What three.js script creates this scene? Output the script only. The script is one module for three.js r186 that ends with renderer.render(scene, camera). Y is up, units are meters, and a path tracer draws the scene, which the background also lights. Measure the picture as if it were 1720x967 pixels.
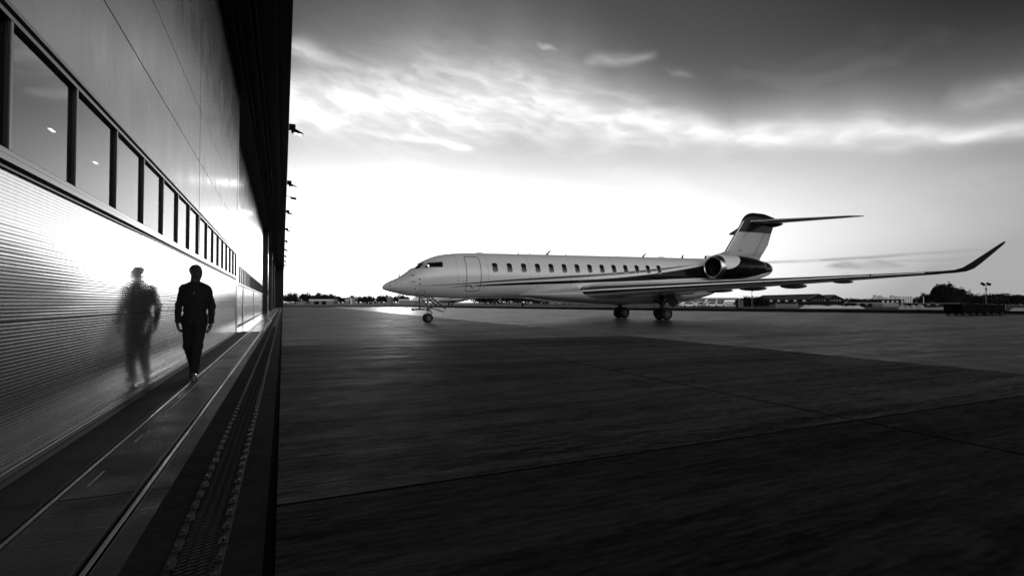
import * as THREE from 'three';
import { mergeGeometries, toCreasedNormals } from 'three/addons/utils/BufferGeometryUtils.js';
import { RoundedBoxGeometry } from 'three/addons/geometries/RoundedBoxGeometry.js';
import { RectAreaLightUniformsLib } from 'three/addons/lights/RectAreaLightUniformsLib.js';
import { Brush, Evaluator, SUBTRACTION } from 'three-bvh-csg';

// ---------------------------------------------------------------- camera, sky, sun, exposure
const scene = new THREE.Scene();
const YAW = 21.69 * Math.PI / 180;                       // the hangar face runs along -z, the camera looks 21.7 degrees to the right of it
const camera = new THREE.PerspectiveCamera(62.8, 1720 / 967, 0.1, 12000);
camera.position.set(0, 1.2, 0);
camera.rotation.set(0.02, -YAW, 0, 'YXZ');
camera.setViewOffset(1720, 967, 70, -8.7, 1720, 967);
scene.add(camera);

const D2R = Math.PI / 180;
function rnd(seed) { let s = seed >>> 0; return () => { s = (s + 0x6D2B79F5) >>> 0; let t = s; t = Math.imul(t ^ (t >>> 15), t | 1); t ^= t + Math.imul(t ^ (t >>> 7), t | 61); return ((t ^ (t >>> 14)) >>> 0) / 4294967296; }; }
const H1 = (i, j, s) => { let n = (Math.imul(i, 374761393) + Math.imul(j, 668265263) + Math.imul(s, 974711)) | 0; n = Math.imul(n ^ (n >>> 13), 1274126177); return ((n ^ (n >>> 16)) >>> 0) / 4294967296; };
function vnoise(x, y, s, px = 0, py = 0) {               // value noise, tileable when px, py are given
  const xi = Math.floor(x), yi = Math.floor(y), fx = x - xi, fy = y - yi;
  const u = fx * fx * (3 - 2 * fx), v = fy * fy * (3 - 2 * fy);
  const w = (k, p) => p ? ((k % p) + p) % p : k;
  const a = H1(w(xi, px), w(yi, py), s), b = H1(w(xi + 1, px), w(yi, py), s), c = H1(w(xi, px), w(yi + 1, py), s), d = H1(w(xi + 1, px), w(yi + 1, py), s);
  return a + (b - a) * u + (c - a) * v + (a - b - c + d) * u * v;
}
const fbm = (x, y, s, o) => { let t = 0, a = 0.5, n = 0; for (let i = 0; i < o; i++) { t += a * vnoise(x, y, s + i); n += a; x *= 2.03; y *= 2.03; a *= 0.5; } return t / n; };
const sstep = (a, b, x) => { const t = Math.min(1, Math.max(0, (x - a) / (b - a))); return t * t * (3 - 2 * t); };

const SUN_AZ = 12.6, SUN_EL = 5;
const dirOf = (az, el) => new THREE.Vector3(Math.sin(az * D2R) * Math.cos(el * D2R), Math.sin(el * D2R), -Math.cos(az * D2R) * Math.cos(el * D2R));
{
  const W = 4096, Hh = 2048, data = new Float32Array(W * Hh * 4);
  // cirrus bands: [azimuth, elevation, half width] along each, then strength
  const bands = [
    [[[-3, 21.6, 1.8], [0.3, 21.9, 2.4], [8.2, 22.5, 3.2], [16.6, 22.9, 3.7], [26, 23.1, 3.5], [33.1, 21.9, 2.9], [39.9, 20.2, 2.2], [46.1, 18.4, 1.5], [50.7, 17, 0.9], [56, 16.6, 1.2], [61.1, 15.6, 1.3], [65.1, 14.4, 0.9], [68.7, 13.4, 0.6], [76, 12.6, 0.6], [90, 13, 0.7]], 0.64],
    [[[-6, 20.2, 0.8], [0.9, 20.6, 1.0], [5.5, 20.5, 0.9], [11, 21.2, 0.6]], 0.55],
    [[[-4, 27, 0.5], [0.9, 26.8, 0.8], [3.5, 26.6, 1.0], [6.8, 26.2, 0.8], [11.7, 25.6, 0.8]], 0.35],
    [[[66.2, 16.2, 0.25], [67.6, 16.6, 0.9], [69.7, 16.4, 0.9], [74, 15.8, 1.0], [80, 16.2, 0.8], [86, 16.8, 0.3]], 0.32],
    [[[29, 29.1, 0.16], [30.9, 28.3, 0.32], [32.9, 27.6, 0.12]], 0.26],
    [[[44, 25, 0.15], [45.4, 24.2, 0.4], [48, 23.4, 0.15]], 0.13],
    [[[26.8, 19.3, 0.1], [27.7, 19.05, 0.16], [28.6, 18.7, 0.06]], 0.4],
    [[[5.5, 19.9, 0.6], [15.2, 19.4, 0.7], [23.1, 18.3, 0.4]], 0.5],
    [[[34.5, 26.4, 0.5], [40.5, 26.3, 0.5], [44.1, 26.5, 0.3]], 0.22],
    [[[-60, 20, 1.2], [-48, 23, 2], [-38, 22, 1.4], [-26, 24, 1]], 0.5],
    [[[110, 18, 1.0], [128, 22, 2.2], [150, 19, 1.8], [172, 24, 2.4], [196, 21, 1.6], [215, 25, 2.2], [240, 20, 1.2]], 0.3],
  ];
  // low darker bars of cloud near the horizon on the right
  const low = [
    [[[58.2, 3.45, 0.1], [60, 3.55, 0.32], [62.5, 3.5, 0.34], [64.8, 3.2, 0.1]], 0.55],
    [[[65.2, 2.65, 0.1], [66.6, 2.85, 0.3], [67.5, 2.6, 0.1]], 0.5],
    [[[50, 3.9, 0.05], [54.5, 4.1, 0.12], [61.5, 4.15, 0.12], [65.9, 4.3, 0.08], [73, 4.35, 0.08]], 0.5],
    [[[62.5, 3.75, 0.05], [68, 3.62, 0.1], [74, 3.75, 0.06]], 0.4],
    [[[67.6, 2.5, 0.15], [70, 2.85, 0.5], [74, 2.6, 0.6], [80, 2.4, 0.3]], 0.5],
    [[[59.6, 2.55, 0.08], [60.4, 2.8, 0.2], [60.9, 2.5, 0.08]], 0.4],
    [[[69.8, 3.2, 0.06], [74, 3.6, 0.1]], 0.35],
    [[[95, 3, 0.2], [104, 3.6, 0.6], [116, 3.2, 0.3]], 0.4], [[[150, 3, 0.2], [166, 4, 0.7], [188, 3.4, 0.3]], 0.4], [[[-80, 3, 0.2], [-66, 3.8, 0.6], [-50, 3.2, 0.3]], 0.4],
  ];
  const wide = [bands[0], bands[1], bands[7], bands[9], bands[10]].map(([p, k]) => [p.map(([a, e, w]) => [a, e + 0.7, w * 2.1]), k * 0.26]);
  const bandAt = (list, az, el, soft) => {
    let best = 0;
    for (const [pts, k] of list) {
      if (az < pts[0][0] || az > pts[pts.length - 1][0]) continue;
      let i = 0; while (i < pts.length - 2 && az > pts[i + 1][0]) i++;
      const p = pts[i], q = pts[i + 1], t = (az - p[0]) / (q[0] - p[0]), tt = t * t * (3 - 2 * t);
      const c = p[1] + (q[1] - p[1]) * tt, w = p[2] + (q[2] - p[2]) * t;
      const edge = sstep(0, soft, az - pts[0][0]) * sstep(0, soft, pts[pts.length - 1][0] - az);
      const d = (el - c) / w, v = k * edge * Math.exp(-d * d * 0.9);
      best = Math.max(best, v);
    }
    return best;
  };
  for (let j = 0; j < Hh; j++) {
    const el = ((j + 0.5) / Hh - 0.5) * 180;
    for (let i = 0; i < W; i++) {
      const o = (j * W + i) * 4; data[o + 3] = 1;
      if (el < -0.5) { data[o] = data[o + 1] = data[o + 2] = 0.12; continue; }
      const th = ((i + 0.5) / W - 0.5) * 2 * Math.PI;
      let az = Math.atan2(Math.cos(th), -Math.sin(th)) / D2R;           // from -z towards +x
      let away = Math.abs(az - SUN_AZ); if (away > 180) away = 360 - away;
      if (az < -90) az += 360;
      const x = Math.cos(el * D2R);
      // clear air: a bright band over the horizon that fades away from the sun, dark overhead; back adds bright sky behind the camera to light the jet
      const g = Math.exp(-Math.pow(away / 54, 4)), back = sstep(100, 160, away), reach = 16 + 26 * back;
      const horizon = (0.09 + 0.88 * g + 0.3 * Math.exp(-away / 60) * sstep(-1, 3, el)) * (1 - 0.5 * sstep(7, 1, el) * sstep(35, 58, away) * (1 - back)) + 1.6 * back;
      const band = horizon * Math.exp(-Math.pow(Math.max(0, el) / reach, 3.8 - 0.8 * back));
      const zen = 0.006 + 0.1 * Math.exp(-Math.pow(away / 47, 4)) * (1.3 - 0.6 * sstep(17, 34, el)) + 0.05 * back;
      const glow = 1.2 * Math.exp(-(Math.pow(away * x / 13, 2) + Math.pow((el - 4) / 9, 2)));
      const mid = 0.24 * Math.exp(-Math.pow(Math.max(0, el) / 19.5, 3)) * Math.exp(-Math.pow(away / 49, 4)) * (1 - back);
      let L = band + mid + zen * (1 - 0.45 * sstep(30, 85, el)) + glow;
      if (el < 45) {
        // thin cloud
        const wx = (fbm(az * 0.16, el * 0.3, 11, 3) - 0.5) * 3.2, wy = (fbm(az * 0.14 + 40, el * 0.3, 21, 3) - 0.5) * 2.6;
        const u = az * 0.97 - el * 0.25, v = el * 0.97 + az * 0.25, st = fbm(u * 0.13 + wx * 0.55, v * 0.42 + wy * 0.55, 31, 6);
        const fine = fbm(u * 0.34 + wy * 0.5 + st * 1.6, v * 1.35 + wx * 0.6 + st * 1.5, 41, 6);
        const b = bandAt(bands, az + wx * 0.35, el + wy * 0.45, 2.2);
        const cl = Math.max(0, b * (0.46 + 0.64 * sstep(0.26, 0.76, st * 0.42 + fine * 0.58))), halo = bandAt(wide, az + wx * 0.4, el + wy * 0.5, 6);
        const veil = 0.03 * sstep(0.5, 0.78, st) * sstep(4, 12, el) * sstep(30, 18, el);
        const lit = 0.42 + 0.85 * Math.exp(-Math.pow(away / 52, 2));
        L = L + (cl * 0.85 + halo * (0.8 + 0.2 * fine) + veil) * lit * Math.max(0.15, 1.25 - 0.35 * L);
        const dk = bandAt(low, az + wx * 0.1, el + wy * 0.06, 1.2) * (0.55 + 0.9 * sstep(0.35, 0.65, fine));
        L *= 1 - Math.min(0.6, dk * 0.75);
        L *= 0.97 + 0.06 * st;
      }
      data[o] = L * 1.004; data[o + 1] = L; data[o + 2] = L * 0.996;
    }
  }
  const sky = new THREE.DataTexture(data, W, Hh, THREE.RGBAFormat, THREE.FloatType);
  sky.mapping = THREE.EquirectangularReflectionMapping; sky.magFilter = THREE.LinearFilter; sky.needsUpdate = true;
  scene.background = sky; scene.environment = sky;
}
const sun = new THREE.DirectionalLight(new THREE.Color(1, 0.99, 0.975), 0.5);
sun.position.copy(dirOf(SUN_AZ, SUN_EL).multiplyScalar(200)); sun.target.position.set(0, 0, 0);
sun.castShadow = true; sun.shadow.mapSize.set(4096, 4096); sun.shadow.radius = 7;
Object.assign(sun.shadow.camera, { left: -90, right: 90, top: 90, bottom: -90, near: 1, far: 500 });
scene.add(sun, sun.target);
const EXPOSURE = 1.0;

// ---------------------------------------------------------------- helpers
const taken = {};
function numbered(n) { const k = taken[n] = (taken[n] ?? -1) + 1; return k ? n + '_' + String(k).padStart(3, '0') : n; }
function tag(o, label, category, group, kind) { if (label) o.userData.label = label; if (category) o.userData.category = category; if (group) o.userData.group = group; if (kind) o.userData.kind = kind; return o; }
function thing(name, label, category, pos = [0, 0, 0], turn = 0, group) {
  const o = new THREE.Group(); o.name = numbered(name); o.position.set(...pos); o.rotation.y = turn; scene.add(o);
  return tag(o, label, category, group);
}
function part(name, geo, mat, parent) {
  const g = Array.isArray(geo) ? (geo.length > 1 ? mergeGeometries(geo.map(clean)) : geo[0]) : geo;
  const m = new THREE.Mesh(g, mat); m.castShadow = m.receiveShadow = true;
  m.name = parent === scene ? numbered(name) : name; parent.add(m); return m;
}
function struct(name, geo, mat) { const m = part(name, geo, mat, scene); m.userData.kind = 'structure'; return m; }
function sub(name, parent) { const g = new THREE.Group(); g.name = name; parent.add(g); return g; }
function copyOf(o, label, pos, turn) { const c = o.clone(); c.name = numbered(o.name.replace(/_\d{3}$/, '')); if (pos) c.position.set(...pos); if (turn !== undefined) c.rotation.y = turn; if (label) c.userData.label = label; scene.add(c); return c; }
function clean(g) { let q = g.index ? g.toNonIndexed() : g.clone(); for (const k of Object.keys(q.attributes)) if (!['position', 'normal', 'uv'].includes(k)) q.deleteAttribute(k); if (!q.attributes.normal) q.computeVertexNormals(); if (!q.attributes.uv) q.setAttribute('uv', new THREE.BufferAttribute(new Float32Array(q.attributes.position.count * 2), 2)); return q; }
function uvBox(g, k = 1) {                                // uv in metres by the dominant axis of each face
  const q = g.index ? g.toNonIndexed() : g; const p = q.attributes.position, uv = new Float32Array(p.count * 2), a = new THREE.Vector3(), b = new THREE.Vector3(), c = new THREE.Vector3();
  for (let i = 0; i < p.count; i += 3) {
    a.fromBufferAttribute(p, i); b.fromBufferAttribute(p, i + 1).sub(a); c.fromBufferAttribute(p, i + 2).sub(a); b.cross(c);
    const ax = Math.abs(b.x), ay = Math.abs(b.y), az = Math.abs(b.z);
    for (let j = 0; j < 3; j++) { a.fromBufferAttribute(p, i + j); const [u, v] = ay >= ax && ay >= az ? [a.x, a.z] : ax >= az ? [a.z, a.y] : [a.x, a.y]; uv[(i + j) * 2] = u * k; uv[(i + j) * 2 + 1] = v * k; }
  }
  q.setAttribute('uv', new THREE.BufferAttribute(uv, 2)); return q;
}
const bx = (x0, x1, y0, y1, z0, z1) => uvBox(new THREE.BoxGeometry(x1 - x0, y1 - y0, z1 - z0).translate((x0 + x1) / 2, (y0 + y1) / 2, (z0 + z1) / 2));
const rbx = (x0, x1, y0, y1, z0, z1, r = 0.01) => uvBox(new RoundedBoxGeometry(x1 - x0, y1 - y0, z1 - z0, 2, r).translate((x0 + x1) / 2, (y0 + y1) / 2, (z0 + z1) / 2));
function bar(p, q, r, n = 8, r2 = r) { const a = new THREE.Vector3(...p), b = new THREE.Vector3(...q), d = b.clone().sub(a); const g = new THREE.CylinderGeometry(r2, r, d.length(), n); g.applyQuaternion(new THREE.Quaternion().setFromUnitVectors(new THREE.Vector3(0, 1, 0), d.normalize())); const m = a.add(b).multiplyScalar(0.5); return g.translate(m.x, m.y, m.z); }
function boxBar(p, q, w, t) { const a = new THREE.Vector3(...p), b = new THREE.Vector3(...q), d = b.clone().sub(a); const g = new THREE.BoxGeometry(w, d.length(), t); g.applyQuaternion(new THREE.Quaternion().setFromUnitVectors(new THREE.Vector3(0, 1, 0), d.normalize())); const m = a.add(b).multiplyScalar(0.5); return g.translate(m.x, m.y, m.z); }
function gridGeo(rows, wrap = false, flip = false) {       // rows of equally many points -> indexed smooth surface
  const n = rows[0].length, pos = [], idx = [];
  for (const r of rows) for (const p of r) pos.push(p[0], p[1], p[2]);
  for (let i = 0; i < rows.length - 1; i++) for (let j = 0; j < (wrap ? n : n - 1); j++) {
    const a = i * n + j, b = i * n + (j + 1) % n, c = a + n, d = b + n;
    if (flip) idx.push(a, b, c, b, d, c); else idx.push(a, c, b, b, c, d);
  }
  const g = new THREE.BufferGeometry(); g.setAttribute('position', new THREE.Float32BufferAttribute(pos, 3)); g.setIndex(idx); g.computeVertexNormals(); return g;
}
function pchip(xs, ys) {
  const n = xs.length, h = [], d = [], m = new Array(n).fill(0);
  for (let i = 0; i < n - 1; i++) { h[i] = xs[i + 1] - xs[i]; d[i] = (ys[i + 1] - ys[i]) / h[i]; }
  for (let i = 1; i < n - 1; i++) m[i] = d[i - 1] * d[i] <= 0 ? 0 : (h[i - 1] + h[i]) * 3 / ((2 * h[i] + h[i - 1]) / d[i - 1] + (h[i] + 2 * h[i - 1]) / d[i]);
  m[0] = d[0]; m[n - 1] = d[n - 2];
  return (x) => { if (x <= xs[0]) return ys[0]; if (x >= xs[n - 1]) return ys[n - 1]; let i = 0; while (x > xs[i + 1]) i++; const t = (x - xs[i]) / h[i], t2 = t * t, t3 = t2 * t; return (2 * t3 - 3 * t2 + 1) * ys[i] + (t3 - 2 * t2 + t) * h[i] * m[i] + (-2 * t3 + 3 * t2) * ys[i + 1] + (t3 - t2) * h[i] * m[i + 1]; };
}
const table = (rows) => pchip(rows.map((r) => r[0]), rows.map((r) => r[1]));
const CY = Math.cos(YAW), SY = Math.sin(YAW);
// a spot on the ground: sx = metres to the right of the view's axis per metre of depth, depth in metres
const spot = (px, Z, y = 0) => { const X = (px - 790) / 792 * Z; return [X * CY + Z * SY, y, -(-X * SY + Z * CY)]; };
const tall = (py, Z) => 1.2 + (508 - py) / 792 * Z;
const ORD = ['first', 'second', 'third', 'fourth', 'fifth', 'sixth', 'seventh', 'eighth', 'ninth', 'tenth', 'eleventh', 'twelfth', 'thirteenth', 'fourteenth', 'fifteenth', 'sixteenth', 'seventeenth', 'eighteenth', 'nineteenth', 'twentieth', 'twenty-first', 'twenty-second', 'twenty-third', 'twenty-fourth', 'twenty-fifth', 'twenty-sixth', 'twenty-seventh', 'twenty-eighth', 'twenty-ninth', 'thirtieth'];

// ---------------------------------------------------------------- materials and their textures (linear greys)
function tex(w, h, fn, rx = 1, ry = 1) {
  const d = new Uint8Array(w * h * 4);
  for (let j = 0; j < h; j++) for (let i = 0; i < w; i++) { const v = Math.max(0, Math.min(255, fn(i / w, j / h, i, j) * 255)), o = (j * w + i) * 4; d[o] = d[o + 1] = d[o + 2] = v; d[o + 3] = 255; }
  const t = new THREE.DataTexture(d, w, h); t.wrapS = t.wrapT = THREE.RepeatWrapping; t.magFilter = THREE.LinearFilter; t.repeat.set(rx, ry); t.needsUpdate = true; return t;
}
const again = (t, rx, ry) => { const c = t.clone(); c.repeat.set(rx, ry); c.needsUpdate = true; return c; };
// concrete drawn with a broom across the apron: long streaks along u, blotches, pits
const concreteCol = tex(2048, 2048, (u, v) => {
  const st = vnoise(u * 10, v * 180, 1, 10, 180) * 0.5 + vnoise(u * 24, v * 420, 2, 24, 420) * 0.3 + vnoise(u * 4, v * 50, 3, 4, 50) * 0.5;
  const bl = vnoise(u * 6, v * 6, 4, 6, 6) * 0.5 + vnoise(u * 17, v * 23, 5, 17, 23) * 0.3 + vnoise(u * 70, v * 70, 6, 70, 70) * 0.2;
  const gr = vnoise(u * 96, v * 900, 7, 96, 900) * 0.6 + vnoise(u * 340, v * 1024, 8, 340, 1024) * 0.4;
  return Math.pow(Math.max(0, 0.14 + 0.5 * st + 0.34 * bl + 0.6 * (gr - 0.5)), 1.6) * 1.1;
}, 1 / 18, 1 / 18);
const concreteBump = tex(1024, 1024, (u, v) => 0.35 * vnoise(u * 24, v * 300, 11, 24, 300) + 0.3 * vnoise(u * 512, v * 512, 12, 512, 512) + 0.2 * vnoise(u * 128, v * 128, 13, 128, 128) + 0.15 * vnoise(u * 9, v * 9, 14, 9, 9), 1 / 3, 1 / 3);
const concreteRough = tex(1024, 1024, (u, v) => 0.62 + 0.2 * vnoise(u * 5, v * 34, 15, 5, 34) + 0.18 * vnoise(u * 40, v * 60, 16, 40, 60), 1 / 11, 1 / 11);
const wornCol = tex(1024, 1024, (u, v) => { const b = vnoise(u * 7, v * 7, 21, 7, 7) * 0.5 + vnoise(u * 19, v * 19, 22, 19, 19) * 0.3 + vnoise(u * 90, v * 90, 23, 90, 90) * 0.2; return 0.12 + 0.62 * b + 0.18 * vnoise(u * 256, v * 256, 24, 256, 256) + 0.12 * vnoise(u * 12, v * 110, 25, 12, 110); }, 1 / 4, 1 / 4);
const smudge = tex(1024, 1024, (u, v) => 0.62 + 0.2 * vnoise(u * 8, v * 5, 31, 8, 5) + 0.12 * vnoise(u * 60, v * 12, 32, 60, 12) + 0.08 * vnoise(u * 200, v * 200, 33, 200, 200), 1 / 3, 1 / 3);
const dirtyCol = tex(1024, 1024, (u, v) => 0.8 + 0.12 * vnoise(u * 5, v * 3, 41, 5, 3) + 0.08 * vnoise(u * 140, v * 8, 42, 140, 8), 1 / 4, 1 / 4);
const grassCol = tex(1024, 1024, (u, v) => 0.2 + 0.4 * vnoise(u * 8, v * 8, 51, 8, 8) + 0.3 * vnoise(u * 60, v * 60, 52, 60, 60) + 0.2 * vnoise(u * 300, v * 300, 53, 300, 300), 1 / 40, 1 / 40);
const grey = (v) => new THREE.Color().setRGB(v, v, v);
const std = (v, rough, metal = 0, extra = {}) => new THREE.MeshStandardMaterial({ color: grey(v), roughness: rough, metalness: metal, side: THREE.DoubleSide, ...extra });
const phy = (v, rough, metal = 0, extra = {}) => new THREE.MeshPhysicalMaterial({ color: grey(v), roughness: rough, metalness: metal, side: THREE.DoubleSide, ...extra });
const M = {
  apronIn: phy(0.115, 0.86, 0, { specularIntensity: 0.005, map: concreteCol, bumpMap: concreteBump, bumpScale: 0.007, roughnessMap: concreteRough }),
  apronFar: phy(0.3, 0.84, 0, { specularIntensity: 0.01, map: concreteCol, bumpMap: concreteBump, bumpScale: 0.005, roughnessMap: concreteRough }), apronIn2: phy(0.052, 0.9, 0, { specularIntensity: 0.005, map: concreteCol, bumpMap: concreteBump, bumpScale: 0.007, roughnessMap: concreteRough }),  // near slabs dark, far slabs pale: vignette and grazing sheen put into colour
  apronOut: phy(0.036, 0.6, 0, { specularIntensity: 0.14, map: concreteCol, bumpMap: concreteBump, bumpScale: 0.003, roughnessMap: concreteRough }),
  strip: phy(0.085, 0.72, 0, { specularIntensity: 0.12, map: wornCol, bumpMap: concreteBump, bumpScale: 0.003, roughnessMap: concreteRough }),
  stripDark: phy(0.055, 0.9, 0, { specularIntensity: 0.005, map: wornCol, bumpMap: concreteBump, bumpScale: 0.003 }),
  stripWall: phy(0.075, 0.75, 0, { specularIntensity: 0.12, map: wornCol, bumpMap: concreteBump, bumpScale: 0.003 }), farPale: phy(0.4, 0.24, 0, { map: wornCol, bumpMap: concreteBump, bumpScale: 0.002 }),  // far lanes past the front leaf: sunlit glare put into a paler colour
  base: phy(0.004, 1, 0, { specularIntensity: 0 }), grass: std(0.07, 1, 0, { map: grassCol }), verge: phy(0.012, 1, 0, { specularIntensity: 0, map: grassCol }), field: phy(0.045, 1, 0, { specularIntensity: 0.1, map: grassCol }),
  rail: std(0.075, 0.45, 1, { roughnessMap: smudge }), slot: phy(0.006, 0.9, 0, { specularIntensity: 0.02 }), streakPale: std(0.5, 0.7, 0, { map: wornCol }),
  grate: std(0.025, 0.6, 0.5), grateFrame: std(0.024, 0.85, 0.2, { map: wornCol }),
  cladBright: std(0.75, 0.25, 0.7, { roughnessMap: smudge }), clad: std(0.23, 0.34, 0.2, { roughnessMap: smudge, map: dirtyCol }), rib: std(0.54, 0.09, 0.82, { map: dirtyCol }),
  frame: std(0.13, 0.42, 0.5), frameDark: std(0.015, 0.5), trim: std(0.06, 0.5, 0.3), seal: std(0.01, 0.8), white: std(0.75, 0.5), frameWhite: std(0.95, 0.3, 0.6),
  soffit: std(0.012, 0.8), soffitRail: std(0.05, 0.5, 0.4), column: std(0.035, 0.6, 0.2), inside: std(0.12, 0.9),
  glass: phy(0.82, 0.02, 0, { transmission: 1, thickness: 0, ior: 1.5 }),
  paint: phy(0.88, 0.32, 0, { clearcoat: 1, clearcoatRoughness: 0.06 }), seamGrey: std(0.3, 0.5), bellyShade: phy(0.36, 0.34, 0, { clearcoat: 1, clearcoatRoughness: 0.1 }), paintLow: phy(0.84, 0.34, 0, { clearcoat: 1, clearcoatRoughness: 0.08 }),
  finPaint: phy(0.34, 0.3, 0, { clearcoat: 1, clearcoatRoughness: 0.06 }), stripeGrey: phy(0.09, 0.3, 0, { clearcoat: 1, clearcoatRoughness: 0.06 }), stripeBlack: phy(0.006, 0.3, 0, { specularIntensity: 0.1, clearcoat: 0.45, clearcoatRoughness: 0.05 }),
  polish: std(0.6, 0.2, 1), steel: std(0.4, 0.35, 0.9), darkSteel: std(0.05, 0.5, 0.7), tyre: std(0.012, 0.85), rim: std(0.12, 0.45, 0.7), panelLine: std(0.03, 0.6),
  cabin: std(0.01, 0.8), winGlass: phy(0.01, 0.05, 0, { clearcoat: 1, clearcoatRoughness: 0.02 }), cockpitGlass: phy(0.85, 0.02, 0, { transmission: 1, thickness: 0, ior: 1.45 }),
  fan: std(0.06, 0.4, 0.8), duct: std(0.03, 0.6, 0.3),
  leaf: phy(0.012, 1, 0, { specularIntensity: 0 }), leaf2: phy(0.018, 1, 0, { specularIntensity: 0 }), bark: phy(0.02, 1, 0, { specularIntensity: 0 }),
  roof: phy(0.03, 0.8, 0, { specularIntensity: 0.2 }), wallDark: phy(0.012, 0.9, 0, { specularIntensity: 0.05 }), wallMid: std(0.2, 0.8), wallLight: std(0.6, 0.7), winFrame: std(0.6, 0.6), blackish: phy(0.004, 0.8, 0, { specularIntensity: 0.08 }), darkTone: phy(0.03, 0.5, 0, { specularIntensity: 0.3 }), fairing: phy(0.07, 0.4, 0, { specularIntensity: 0.5 }), city: std(0.62, 0.9),
  gravel: std(0.85, 0.95, 0, { map: dirtyCol }), gravelGrey: std(0.4, 0.95, 0, { map: dirtyCol }), carWhite: phy(0.7, 0.35, 0, { clearcoat: 1 }), carGrey: phy(0.25, 0.35, 0.3, { clearcoat: 1 }),
};

// ---------------------------------------------------------------- ground
struct('ground', uvBox(new THREE.PlaneGeometry(11000, 11000).rotateX(-Math.PI / 2).translate(0, -0.35, 0)), M.grass);
{
  // apron: one bed with concrete slabs on it, joints left open between them
  const apron = new THREE.Group(); apron.name = 'apron'; apron.userData.kind = 'structure'; scene.add(apron);
  const edge = [[-140, 158], [-60, 150], [0, 139], [31.5, 122], [36, 105], [48.9, 62], [66, 26.5], [92, -20]];   // [right, ahead] along the far edge, measured on the photograph
  const poly = (pts) => { const s = new THREE.Shape(pts.map(([x, a]) => new THREE.Vector2(x, a))); return uvBox(new THREE.ExtrudeGeometry(s, { depth: 0.16, bevelEnabled: false }).rotateX(-Math.PI / 2)); };
  struct('apron_bed', poly([[-0.05, -40], [-0.05, 139], ...edge.slice(3, 8), [92, -40]]).translate(0, -0.325, 0), M.base);
  const slab = (pts, m) => part('slab', poly(pts).translate(0, -0.16, 0), m, apron);
  const J = 0.022;
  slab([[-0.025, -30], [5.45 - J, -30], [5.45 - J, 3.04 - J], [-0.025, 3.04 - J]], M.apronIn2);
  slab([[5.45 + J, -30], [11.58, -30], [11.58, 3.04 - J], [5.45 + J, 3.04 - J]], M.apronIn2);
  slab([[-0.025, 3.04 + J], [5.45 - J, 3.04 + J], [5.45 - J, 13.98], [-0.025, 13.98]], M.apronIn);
  slab([[-0.025, 14.02], [5.45 - J, 14.02], [5.45 - J, 60], [-0.025, 60]], M.apronFar); slab([[5.45 + J, 14.02], [11.58, 14.02], [11.58, 60], [5.45 + J, 60]], M.apronFar);  // cross joint added here, where the slab tone steps up
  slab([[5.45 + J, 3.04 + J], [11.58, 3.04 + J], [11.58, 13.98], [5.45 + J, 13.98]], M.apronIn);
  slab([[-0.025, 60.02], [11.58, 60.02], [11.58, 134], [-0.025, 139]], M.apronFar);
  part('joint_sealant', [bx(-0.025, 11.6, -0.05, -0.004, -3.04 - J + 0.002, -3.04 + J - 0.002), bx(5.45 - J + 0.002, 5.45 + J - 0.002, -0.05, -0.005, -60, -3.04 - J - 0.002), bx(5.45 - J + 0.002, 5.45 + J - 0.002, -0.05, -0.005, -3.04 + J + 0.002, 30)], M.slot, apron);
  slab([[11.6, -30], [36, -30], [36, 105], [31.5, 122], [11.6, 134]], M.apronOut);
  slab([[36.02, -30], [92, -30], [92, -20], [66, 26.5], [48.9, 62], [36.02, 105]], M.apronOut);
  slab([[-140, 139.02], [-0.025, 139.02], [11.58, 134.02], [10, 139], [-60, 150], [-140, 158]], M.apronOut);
  // the kerb and dark verge along the far edge, rough field beyond
  const off = (d, e) => edge.map(([x, a], i) => { const p = edge[Math.max(0, i - 1)], q = edge[Math.min(edge.length - 1, i + 1)]; const tx = q[0] - p[0], ta = q[1] - p[1], l = Math.hypot(tx, ta); return [x - ta / l * d, e, -(a + tx / l * d)]; });
  const band = (d0, y0, d1, y1) => { const g = gridGeo([off(d0, y0), off(d1, y1)]); return uvBox(g); };
  struct('kerb', mergeGeometries([band(0.02, -0.05, 0.06, 0.12), band(0.06, 0.12, 0.3, 0.12), band(0.3, 0.12, 0.32, -0.2)]), M.stripDark);
  const vr = rnd(5), fld = [];
  for (let k = 0; k <= 10; k++) fld.push(off(0.34 + k * 2.4, 0.02 + 0.16 * Math.sin(k / 10 * Math.PI) + 0.02 * vr()));
  struct('grass_verge', uvBox(gridGeo(fld)), M.verge);
  struct('field', uvBox(gridGeo([off(24.2, 0.0), off(60, -0.1), off(140, -0.2), off(420, -0.3)])), M.field);
}
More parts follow.
